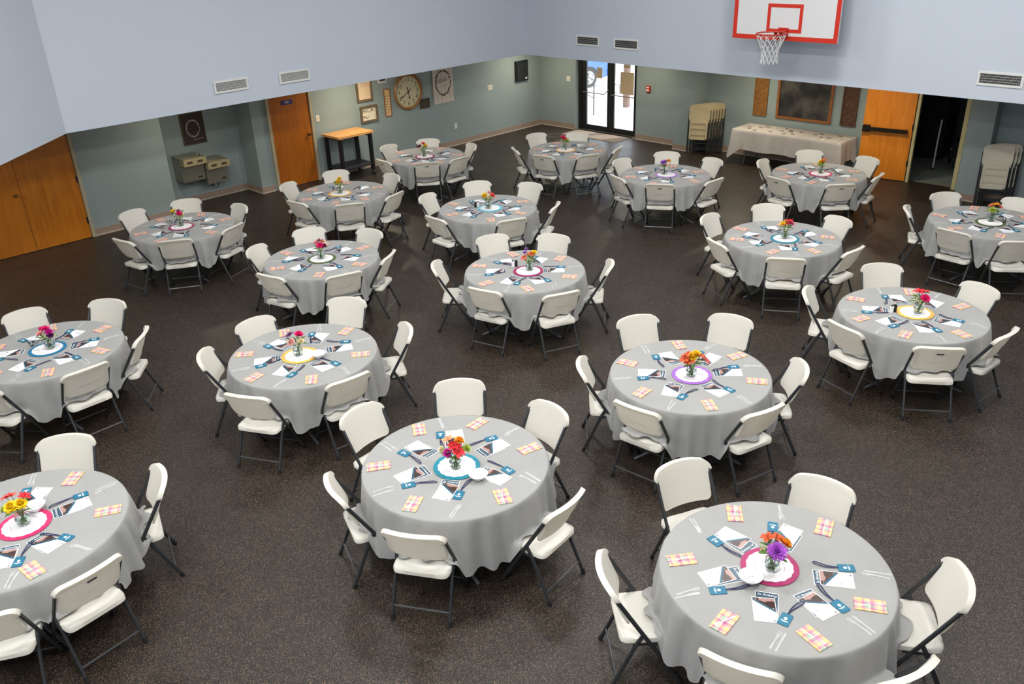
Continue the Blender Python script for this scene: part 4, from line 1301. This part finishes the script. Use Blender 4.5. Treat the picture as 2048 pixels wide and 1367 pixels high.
for ti, (ctr, ck, ref, chairs, sets) in TABLES.items():
    cx, cy = ctr
    rg = random.Random(1000 + ti)
    hc = hours_for(ctr, [a for a, r in chairs])
    hs = hours_for(ctr, sets)
    # table and cloth
    te = empty('round_table', (cx, cy, 0), math.radians({2: -79, 5: -78}.get(ti, -54)))
    tag(te, 'round folding table under the grey cloth, ' + ref, 'table', 'round tables')
    link('tabletop', TOPM, te)
    for key in LEGM:
        link('leg', LEGM[key], te)
    link('brace', BRACE, te)
    tag(link('tablecloth', cloth_mesh(chairs, ti), None, (cx, cy, 0)), 'grey cloth draped over the ' + ref, 'tablecloth', 'grey tablecloths')
    # chairs
    for a, rb in chairs:
        th = math.radians(a)
        rc = rb - 0.288
        place_chair(cx + rc * math.cos(th), cy + rc * math.sin(th), th + PI / 2 + math.radians(TURN.get((ti, a), 0)), 'white folding chair at %s o\'clock of the %s' % (hc[a], ref), 'chairs at the round tables', slot=(ti, a) in SLOTS)
    # settings
    for a in sets:
        w1 = '%s o\'clock, %s' % (hs[a], ref)
        th = math.radians(a)

        def at(da, r, z):
            q = th + math.radians(da)
            return (cx + r * math.cos(q), cy + r * math.sin(q), z)
        face = th + PI / 2                       # local +y points to the table centre
        j = rg.uniform
        zf = Z_T + 0.0008
        p = at(j(-1, 1), 0.345 + j(-.01, .01), zf)
        rz = face + j(-.16, .16)
        tc_ = tag(link('title_card', TIT, None, p, rz), 'dark title card under the flyer at ' + w1, 'card', 'title cards')
        link('title_lettering', TIT_T, tc_, (0, 0.082, 0.001))
        rz2 = rz + j(-.14, .14)
        p = at(j(-1, 1), 0.395 + j(-.008, .008), zf + 0.0010)
        fl_ = tag(link('event_flyer', FLY, None, p, rz2), 'white flyer with a dark corner photo at ' + w1, 'flyer', 'event flyers')
        link('flyer_heading', FLY_T, fl_, (-0.035, -0.028, 0.001))
        te_ = empty('luggage_tag', at(15 + j(-2, 2), 0.463 + j(-.012, .012), zf + (0.0012)), face + j(-.3, .3))
        tag(te_, 'teal luggage tag with navy strap at ' + w1, 'luggage tag', 'teal luggage tags')
        bd = link('tag_body', TAGB, te_)
        link('printed_logo', LOGO, bd)
        link('strap', STRAPS[rg.randrange(5)], te_)
        pn = at(-20 + j(-2, 2), 0.625 + j(-.015, .015), zf)
        nr = face - math.radians(20) + PI / 2 + j(-.45, .45)
        tag(link('napkin', NAPS[rg.randrange(4)], None, pn, nr), 'folded pastel plaid napkin at ' + w1, 'napkin', 'plaid napkins')
        tag(link('clear_spoon', SPOON, None, (pn[0], pn[1], pn[2] + 0.0066), nr + PI / 2 + j(-.5, .5)), 'clear plastic spoon on the napkin at ' + w1, 'spoon', 'clear spoons')
        pc = at(11.5 + j(-1.5, 1.5), 0.655 + j(-.012, .012), zf)
        kr = face + j(-.3, .3)
        tag(link('clear_knife', KNIFE, None, pc, kr), 'clear plastic knife at ' + w1, 'knife', 'clear knives')
        pc2 = at(9.0 + j(-1, 1), 0.645, zf)
        tag(link('clear_fork', FORK, None, pc2, kr + j(-.1, .15)), 'clear plastic fork at ' + w1, 'fork', 'clear forks')
    # centrepiece
    gx, gy = cx + CHG[ti][0], cy + CHG[ti][1]
    m_ = mat('charger_' + ck, COLR[ck], 0.45)
    word = {'sky': 'pale blue', 'lilac': 'pale purple'}.get(ck, ck)
    ch_ = MB().lathe([(0.0, 0.0), (0.185, 0.0), (0.1915, 0.003), (0.1915, 0.005), (0.185, 0.0055), (0.0, 0.0055)], 64).mesh('charger', m_, smooth=True)
    tag(link('charger', ch_, None, (gx, gy, Z_T + 0.0025)), 'round %s charger in the middle of the %s' % (word, ref), 'charger', 'coloured chargers')
    tag(link('paper_doily', DOILY, None, (gx, gy, Z_T + 0.009), rg.uniform(0, 3)), 'white lace doily on the charger of the ' + ref, 'doily', 'paper doilies')
    vx, vy = cx + VAS[ti][0], cy + VAS[ti][1]
    zv = Z_T + 0.0098
    ve = empty('glass_vase', (vx, vy, zv))
    tag(ve, 'small clear glass vase of flowers on the ' + ref, 'vase', 'glass vases')
    link('vase_body', VASE, ve)
    link('water', WATER, ve)
    seen = {}
    for (kd, cn, r_, f_, h_, sc_) in FLOW[ti]:
        pos = RTH * r_ * 1.15 + FRH * f_ * 1.1 + Vector((0, 0, h_ * 1.06))
        dirn = (pos - Vector((0, 0, 0.07))).normalized()
        fe = empty('flower', (vx, vy, zv))
        where = ('on the left' if r_ < -0.025 else 'on the right' if r_ > 0.025 else 'in the middle')
        n_same = sum(1 for q in FLOW[ti] if q[:2] == (kd, cn))
        lab = '%s %s in the vase of the %s' % (cn, kd, ref)
        if n_same > 1:
            same = sorted([q for q in FLOW[ti] if q[:2] == (kd, cn)], key=lambda q: q[2])
            idx = [q[2:5] for q in same].index((r_, f_, h_))
            lab = ('left' if idx == 0 else 'right' if idx == len(same) - 1 else 'central' if len(same) == 3 or idx == 1 else 'upper') + ' ' + lab
        tag(fe, lab, 'flower', 'cut flowers in the vases')
        q = dirn.to_track_quat('Z', 'Y')
        bo = link('bloom', bloom(kd, cn), fe, pos)
        bo.rotation_euler = q.to_euler()
        bo.scale = (sc_ * 1.25,) * 3
        base = Vector((pos.x * -0.25, pos.y * -0.25, 0.020))
        mid = Vector((pos.x * 0.22, pos.y * 0.22, 0.105))
        P('stem', MB().tube([base, mid, pos - dirn * 0.02, pos + dirn * 0.004], 0.0022, 5), M_stem, fe, smooth=True)
    ge = empty('greenery_sprig', (vx, vy, zv))
    tag(ge, 'leafy greenery filling the vase of the ' + ref, 'greenery', 'vase greenery')
    for k in range(16):
        a = 2 * PI * k / 16 + rg.uniform(-.2, .2)
        el = rg.uniform(0.1, 0.9)
        rr_ = rg.uniform(0.015, 0.045)
        l = link('leaf', LEAF, ge, (rr_ * math.cos(a), rr_ * math.sin(a), rg.uniform(0.115, 0.185)))
        l.rotation_euler = (el, 0, a - PI / 2)
        s_ = rg.uniform(0.9, 1.5)
        l.scale = (s_, s_, s_)
    for k in range(4):
        a = rg.uniform(0, 6.28)
        P('stem', MB().tube([(0.01 * math.cos(a), 0.01 * math.sin(a), 0.016), (0.02 * math.cos(a + 1), 0.02 * math.sin(a + 1), 0.09), (0.035 * math.cos(a + 1), 0.035 * math.sin(a + 1), 0.15)], 0.003, 5), M_stem, ge, smooth=True)
    bud = MB()
    for k in range(40):
        a, rr_ = rg.uniform(0, 6.28), rg.uniform(0.03, 0.085)
        x, y, z = rr_ * math.cos(a), rr_ * math.sin(a), rg.uniform(0.13, 0.185)
        bud.lathe([(0.0, -0.006), (0.0055, -0.003), (0.0065, 0.002), (0.0035, 0.007), (0.0, 0.008)], 6, (x, y, z))
    bo = P('buds', bud, M_bud, ge, smooth=True)
    bo['kind'] = 'stuff'
    if ti in BOWLS:
        bx, by = cx + BOWLS[ti][0], cy + BOWLS[ti][1]
        zb = Z_T + 0.0015
        on_ch = math.hypot(bx - gx, by - gy) < 0.24
        tag(link('candy_bowl', BOWL, None, (bx, by, zb + (0.0095 if on_ch else 0))), 'white bowl of wrapped mints on the ' + ref, 'bowl', 'mint bowls')
        for k in range(8):
            a, rr_ = k * 0.9, (0.0 if k == 0 else 0.020 + 0.008 * (k % 3))
            z = zb + (0.0095 if on_ch else 0) + 0.012 + (0.006 if k % 3 == 0 else 0.0) + rr_ * 0.22
            tag(link('wrapped_mint', CANDY[k % 3], None, (bx + rr_ * math.cos(a), by + rr_ * math.sin(a), z), rg.uniform(0, 3)), 'small white wrapped mints in the bowl on the ' + ref, 'candy', 'wrapped mints in the bowls')
    if ti in SHAKERS:
        kd, p1, p2 = SHAKERS[ti]
        for nm, pp, me, cp, lab in (('pepper_shaker', p1, SHK_B if kd == 'bw' else SHK_C, CAPB if kd == 'bw' else CAP, 'black pepper shaker' if kd == 'bw' else 'left clear glass shaker'),
                                    ('salt_shaker', p2, SHK_W if kd == 'bw' else SHK_C, CAPB if kd == 'bw' else CAP, 'white salt shaker' if kd == 'bw' else 'right clear glass shaker')):
            e = empty(nm, (cx + pp[0], cy + pp[1], Z_T + 0.001), 0.75)
            tag(e, lab + ' beside the vase on the ' + ref, 'shaker', 'salt and pepper shakers')
            link('shaker_body', me, e)
            link('shaker_cap', cp, e)

# ------------------------------------------------------------------ stacks of folded chairs (flat, showing the underside of the seat towards local -y)
def folded_meshes(m):
    D = {}
    vs, fs = grid_panel(16, 10, lambda u, v: (sq2round(u, v, 0.47, 0.33, 0.06)[0], -0.004 + 0.020 * (1 - (2 * u - 1) ** 2), 0.895 + sq2round(u, v, 0.47, 0.33, 0.06)[1] + 0.018 * (1 - (2 * u - 1) ** 2) * v),
                        lambda u, v: (sq2round(u, v, 0.47, 0.33, 0.06)[0], 0.018 + 0.020 * (1 - (2 * u - 1) ** 2), 0.895 + sq2round(u, v, 0.47, 0.33, 0.06)[1] + 0.018 * (1 - (2 * u - 1) ** 2) * v))
    D['backrest'] = MB().add(vs, fs).mesh('backrest', m, smooth=True, sharp=75)
    b = MB()
    out = rrect(0.40, 0.42, 0.045)
    pr = lambda pts, y0, y1, zc: b.add([(x, y0, zc + z) for x, z in pts] + [(x, y1, zc + z) for x, z in pts],
                                       [tuple(range(len(pts))), tuple(range(2 * len(pts) - 1, len(pts) - 1, -1))] + [(i, len(pts) + i, len(pts) + (i + 1) % len(pts), (i + 1) % len(pts)) for i in range(len(pts))])
    pr(out, -0.030, -0.018, 0.535)
    for z0, z1 in ((0.325, 0.375), (0.425, 0.475), (0.555, 0.60), (0.665, 0.745)):
        b.box((-0.165, -0.055, z0 + 0.005), (0.165, -0.030, z1 - 0.005))
    b.box((-0.198, -0.055, 0.36), (-0.165, -0.030, 0.71)).box((0.165, -0.055, 0.36), (0.198, -0.030, 0.71))
    D['seat'] = b.mesh('seat', m, bevel=0.004)
    for s in (-1, 1):
        D['front_leg', s] = MB().tube([(0.236 * s, 0.010, 0.96), (0.236 * s, 0.006, 0.5), (0.232 * s, 0.006, 0.0)], 0.0125, 8).mesh('front_leg', M_steel, smooth=True)
        D['rear_leg', s] = MB().tube([(0.212 * s, -0.012, 0.70), (0.212 * s, -0.016, 0.4), (0.208 * s, -0.012, 0.03)], 0.0115, 8).mesh('rear_leg', M_steel, smooth=True)
    D['front_crossbar'] = MB().tube([(-0.232, 0.006, 0.12), (0.232, 0.006, 0.12)], 0.008, 6).mesh('front_crossbar', M_steel, smooth=True)
    D['rear_crossbar'] = MB().tube([(-0.21, -0.014, 0.25), (0.21, -0.014, 0.25)], 0.008, 6).mesh('rear_crossbar', M_steel, smooth=True)
    return D


FM = folded_meshes(M_cream)
FM_W = folded_meshes(mat('chair_plastic_ivory', rgb(226, 218, 196), 0.45))
ORD = ['front', 'second', 'third', 'fourth', 'fifth', 'rearmost']
for (x0, y0, n_, dx, dy, yaw_, lab, D) in ((5.14, -0.45, 6, 0.022, 0.080, 20, 'stack beside the buffet table', FM), (11.30, -0.70, 3, 0.035, 0.085, 22, 'stack at the right edge', FM_W)):
    for k in range(n_):
        e = empty('folded_chair', (x0 + k * dx, y0 + k * dy, 0), rot=(math.radians(-5.5), 0, math.radians(yaw_)))
        tag(e, '%s folded cream chair of the leaning %s' % (ORD[k] if k < n_ - 1 else 'rearmost', lab), 'chair', 'folded chairs leaning in stacks')
        for nm in ('backrest', 'seat', 'front_crossbar', 'rear_crossbar'):
            link(nm, D[nm], e)
        for s in (-1, 1):
            link('front_leg', D['front_leg', s], e)
            link('rear_leg', D['rear_leg', s], e)

# ------------------------------------------------------------------ buffet table under a taupe cloth
bt = empty('buffet_table', (7.31, -0.315, 0))
tag(bt, 'long folding buffet table under a taupe cloth below the chalkboard', 'table')
P('tabletop', MB().box((-1.18, -0.35, 0.70), (1.18, 0.35, 0.735)), M_ttop, bt, bevel=0.01)
for sx_ in (-1, 1):
    for sy_ in (-1, 1):
        P('leg', MB().tube([(sx_ * 0.85, sy_ * 0.22, 0.70), (sx_ * 0.88, sy_ * 0.23, 0.35), (sx_ * 0.92, sy_ * 0.28, 0.012)], 0.015, 8), M_tleg, bt, smooth=True)


def rect_cloth(hx, hy, z, seed):
    rg = random.Random(seed)
    # perimeter loop with arc length, corners hang lower
    loop = []
    nseg = {'x': 64, 'y': 22}
    for (ax, ay, bx, by, n_) in ((-hx, -hy, hx, -hy, 64), (hx, -hy, hx, hy, 22), (hx, hy, -hx, hy, 64), (-hx, hy, -hx, -hy, 22)):
        for k in range(n_):
            t = k / n_
            loop.append((ax + (bx - ax) * t, ay + (by - ay) * t, t, (by - ay, -(bx - ax)), n_))
    vs, fs = [], []
    N = len(loop)
    rows = 11
    ph = [rg.uniform(0, 6.3) for _ in range(4)]
    for j in range(rows + 1):
        p = j / rows
        for i, (x, y, t, (nx, ny), n_) in enumerate(loop):
            L_ = math.hypot(nx, ny)
            nx, ny = nx / L_, ny / L_
            side = max(2 * hx, 2 * hy) if n_ == 64 else 2 * hy
            dcor = min(t, 1 - t) * side
            cf = max(0.0, 1 - dcor / 0.22)
            # outward direction turns at the corners
            if cf > 0:
                cxs, cys = math.copysign(1, x if abs(x) > 1e-6 else 1), math.copysign(1, y if abs(y) > 1e-6 else 1)
                ox, oy = nx * (1 - 0.5 * cf) + cxs * 0.5 * cf * 0.7, ny * (1 - 0.5 * cf) + cys * 0.5 * cf * 0.7
            else:
                ox, oy = nx, ny
            drop = 0.40 + 0.22 * cf + 0.012 * math.sin(i * 0.23 + ph[0])
            wv = 0.5 * math.sin(i * 0.42 + ph[1]) + 0.5 * math.sin(i * 0.93 + ph[2])
            off = 0.008 * min(1, p * 6) + p * (0.02 + 0.018 * wv + 0.09 * cf)
            vs.append((x + ox * off, y + oy * off, z - (0 if j == 0 else 0.006 + drop * (p - 1 / rows) * rows / (rows - 1))))
    for j in range(rows):
        for i in range(N):
            a, b = j * N + i, j * N + (i + 1) % N
            fs.append((a, a + N, b + N, b))
    fs.append(tuple(range(N)))
    return MB().add(vs, fs)


o = link('tablecloth', rect_cloth(1.185, 0.352, 0.741, 5).mesh('tablecloth', M_cloth2, smooth=True, sharp=50), None, (7.31, -0.315, 0))
# the rear side hangs close to the wall
tag(o, 'taupe cloth draped over the long buffet table', 'tablecloth')
rg = random.Random(77)
FAV = MB().tube([(0.022 + 0.016 * math.cos(2 * PI * k / 12), 0.014 * math.sin(2 * PI * k / 12), 0.003) for k in range(12)], 0.0035, 5, closed=True)
FAV.tube([(-0.022 + 0.016 * math.cos(2 * PI * k / 12), 0.014 * math.sin(2 * PI * k / 12), 0.003) for k in range(12)], 0.0035, 5, closed=True).tube([(-0.008, 0, 0.004), (0.008, 0, 0.004)], 0.003, 5)
FAV = FAV.mesh('dark_favor', M_slot, smooth=True)
DISC = MB().lathe([(0.0, 0.0), (0.03, 0.0), (0.032, 0.002), (0.0, 0.003)], 16).mesh('paper_disc', mat('disc_pink', rgb(236, 222, 208), 0.7), smooth=True)
pos = []
for k in range(28):
    for _ in range(60):
        x, y = rg.uniform(-1.08, 1.1), rg.uniform(-0.27, 0.25)
        if all(math.hypot(x - a, y - b) > 0.13 for a, b in pos):
            break
    pos.append((x, y))
    if k % 5 < 3:
        tag(link('table_favor', FAV, None, (7.31 + x, -0.315 + y, 0.7415), rg.uniform(-.5, .5)), 'small dark favors scattered on the taupe buffet cloth', 'favor', 'dark favors on the buffet table')
    else:
        tag(link('paper_disc', DISC, None, (7.31 + x, -0.315 + y, 0.7415)), 'small pale paper discs scattered on the taupe buffet cloth', 'paper disc', 'paper discs on the buffet table')

# ------------------------------------------------------------------ butcher-block cart
ca_ = empty('butcher_block_cart', (0.375, -6.40, 0))
tag(ca_, 'rolling cart with butcher-block top and black legs', 'cart')
for k in range(7):
    x0 = -0.315 + k * 0.09
    P('top_board', MB().box((x0 + 0.0008, -0.45, 0.905), (x0 + 0.0892, 0.45, 0.95)), M_butcher, ca_, bevel=0.002)
for sx_ in (-1, 1):
    for sy_ in (-1, 1):
        l = P('leg', MB().box((sx_ * 0.25 - 0.035, sy_ * 0.38 - 0.035, 0.13), (sx_ * 0.25 + 0.035, sy_ * 0.38 + 0.035, 0.905)), M_black, ca_, bevel=0.004)
        cw = P('caster', MB().tube([(sx_ * 0.25 - 0.014, sy_ * 0.38 + 0.01, 0.05), (sx_ * 0.25 + 0.014, sy_ * 0.38 + 0.01, 0.05)], 0.05, 16), M_rubber, l, smooth=True)
        P('caster_fork', MB().box((sx_ * 0.25 - 0.024, sy_ * 0.38 - 0.02, 0.05), (sx_ * 0.25 - 0.018, sy_ * 0.38 + 0.03, 0.13)).box((sx_ * 0.25 + 0.018, sy_ * 0.38 - 0.02, 0.05), (sx_ * 0.25 + 0.024, sy_ * 0.38 + 0.03, 0.13)).box((sx_ * 0.25 - 0.024, sy_ * 0.38 - 0.02, 0.12), (sx_ * 0.25 + 0.024, sy_ * 0.38 + 0.03, 0.13)), mat('chrome', rgb(220, 220, 218)), l)
P('lower_shelf', MB().box((-0.28, -0.41, 0.24), (0.28, 0.41, 0.275)), mat('shelf_black', rgb(46, 46, 50), 0.5), ca_, bevel=0.004)
P('top_rail', MB().box((-0.22, -0.36, 0.85), (0.22, -0.34, 0.905)).box((-0.22, 0.34, 0.85), (0.22, 0.36, 0.905)), M_black, ca_)

# ------------------------------------------------------------------ storeroom contents
pl = empty('metal_pole', (9.62, 1.26, 0))
tag(pl, 'thin pale pole standing inside the dark storeroom', 'pole')
P('shaft', MB().tube([(0, 0, 0.0), (0.0, 0.0, 0.55), (0.01, 0.0, 1.0)], 0.016, 8), mat('pole_white', rgb(206, 206, 204), 0.4), pl, smooth=True)
P('foot_cap', MB().tube([(0, 0, 0), (0.003, 0.001, 0.05)], 0.022, 8), M_rubber, pl)
wc = empty('wheeled_chair', (10.0, 1.95, 0), 0.4)
tag(wc, 'dark wheeled chair inside the storeroom', 'chair')
P('seat', MB().box((-0.23, -0.22, 0.46), (0.23, 0.22, 0.52)), M_black, wc, bevel=0.015)
P('backrest', MB().box((-0.23, 0.20, 0.60), (0.23, 0.245, 1.02)), M_black, wc, bevel=0.015)
P('frame', MB().tube([(-0.24, 0.23, 1.0), (-0.24, 0.23, 0.2), (-0.24, -0.25, 0.2)], 0.013, 8).tube([(0.24, 0.23, 1.0), (0.24, 0.23, 0.2), (0.24, -0.25, 0.2)], 0.013, 8), M_steel, wc)
for s in (-1, 1):
    w_ = P('wheel', MB().tube([(0.29 * s, 0.1 + 0.29 * math.cos(2 * PI * k / 28), 0.30 + 0.29 * math.sin(2 * PI * k / 28)) for k in range(28)], 0.014, 6, closed=True), M_rubber, wc)
    P('hub', MB().tube([(0.27 * s, 0.1, 0.30), (0.31 * s, 0.1, 0.30)], 0.04, 10), mat('chrome', rgb(220, 220, 218)), w_)
    P('small_caster', MB().tube([(0.23 * s, -0.24, 0.07), (0.25 * s, -0.24, 0.07)], 0.07, 14), M_rubber, wc)
cb = empty('storage_cabinet', (9.05, 2.4, 0))
tag(cb, 'dark cabinet at the left inside the storeroom', 'cabinet')
P('body', MB().box((-0.4, -0.3, 0.05), (0.4, 0.3, 1.5)), M_black, cb, bevel=0.006)
for s in (-1, 1):
    dd = P('cabinet_door', MB().box((0.005 * s, -0.32, 0.08), (0.385 * s, -0.30, 1.47)), M_black, cb, bevel=0.003)
    P('handle', MB().box((0.03 * s, -0.34, 0.75), (0.05 * s, -0.32, 0.9)), M_steel, dd)
P('plinth', MB().box((-0.37, -0.27, 0.0), (0.37, 0.27, 0.05)), M_rubber, cb)

# ------------------------------------------------------------------ outside the glass doors
S('ground_outside', MB().box((-30, 0.32, -0.14), (30, 45, -0.02)), M_conc, 'bright concrete outside the glass doors', 'ground')
hr = empty('handrail', (0.33, 1.77, -0.02))
tag(hr, 'thin dark metal handrail outside the left glass door', 'handrail')
P('post', MB().tube([(0, 0, 0), (0, 0, 0.93)], 0.02, 8), M_black, hr)
P('post', MB().tube([(-1.3, 0.9, 0), (-1.3, 0.9, 0.93)], 0.02, 8), M_black, hr)
P('top_rail', MB().tube([(0.05, -0.03, 0.93), (-1.6, 1.1, 0.93)], 0.018, 8), M_black, hr)
P('middle_rail', MB().tube([(0, 0, 0.45), (-1.6, 1.1, 0.45)], 0.014, 8), M_black, hr)
po = empty('wooden_post', (0.47, 3.05, -0.02))
tag(po, 'brown square wooden post outside the right glass door', 'post')
P('shaft', MB().box((-0.07, -0.07, 0), (0.07, 0.07, 2.6)), mat('post_brown', rgb(96, 66, 56), 0.8, var=0.15), po)
P('post_base', MB().box((-0.11, -0.11, 0), (0.11, 0.11, 0.03)), M_conc, po)

M_car = mat('car_blue', rgb(38, 92, 190), 0.25, spec=0.7)
cr_ = empty('parked_car', (-2.62, 5.12, -0.02), math.radians(75))
tag(cr_, 'blue parked car seen through the left glass door', 'car')


def arch(cx_, r, n_=10):
    return [(cx_ + r * math.cos(PI * k / n_), 0.30 + r * math.sin(PI * k / n_)) for k in range(n_ + 1)]


side = [(0.75, 0.30)] + [] + [(0.78, 0.55), (0.74, 0.90), (0.62, 1.05), (0.35, 1.42), (-1.3, 1.46), (-2.05, 1.02), (-3.05, 0.88), (-3.25, 0.60), (-3.2, 0.25)] + arch(-2.55, 0.36)[::-1] + [(-2.0, 0.22), (-0.6, 0.22)] + arch(0.0, 0.36)[::-1] + [(0.55, 0.26)]
body = MB()
nn = len(side)
body.add([(x, 0.0, z) for x, z in side] + [(x, 1.7, z) for x, z in side], [(i, (i + 1) % nn, nn + (i + 1) % nn, nn + i) for i in range(nn)])
bm = bmesh.new()
for yv in (0.0, 1.7):
    vv = [bm.verts.new((x, yv, z)) for x, z in side]
    ee = [bm.edges.new((vv[i], vv[(i + 1) % nn])) for i in range(nn)]
    bmesh.ops.triangle_fill(bm, edges=ee, use_beauty=True)
bm.verts.index_update()
body.add([v.co[:] for v in bm.verts], [tuple(v.index for v in f.verts) for f in bm.faces])
bm.free()
P('body', body, M_car, cr_)
P('side_window', MB().prism([(0.28, 1.0), (0.22, 1.34), (-1.2, 1.38), (-1.75, 1.0)], 0, 0.012), mat('car_glass', rgb(40, 46, 52), 0.1), cr_, (0, 0.004, 0), rot=(PI / 2, 0, 0))
P('tail_light', MB().box((0.60, -0.012, 0.78), (0.75, 0.12, 1.02)), mat('lamp_red', rgb(200, 40, 40), 0.3), cr_)
P('rear_bumper', MB().box((0.66, -0.02, 0.32), (0.84, 1.72, 0.56)), M_car, cr_, bevel=0.03)
for wx in (0.0, -2.55):
    w_ = P('tire', MB().lathe([(0.20, 0.0), (0.30, 0.0), (0.315, 0.03), (0.315, 0.16), (0.30, 0.19), (0.20, 0.19), (0.20, 0.0)], 32), M_rubber, cr_, (wx, 0.19, 0.315), rot=(PI / 2, 0, 0), smooth=True)
    hb = MB().lathe([(0.17, 0.15), (0.21, 0.15), (0.21, 0.185), (0.17, 0.185), (0.17, 0.15)], 28).lathe([(0.0, 0.165), (0.05, 0.165), (0.05, 0.195), (0.0, 0.195)], 14)
    for k in range(5):
        a = 2 * PI * k / 5
        hb.prism([(0.03 * math.cos(a - .6), 0.03 * math.sin(a - .6)), (0.19 * math.cos(a - .16), 0.19 * math.sin(a - .16)), (0.19 * math.cos(a + .16), 0.19 * math.sin(a + .16)), (0.03 * math.cos(a + .6), 0.03 * math.sin(a + .6))], 0.16, 0.185)
    P('wheel_rim', hb, mat('alloy', rgb(206, 208, 210), 0.35, metal=0.4), w_)
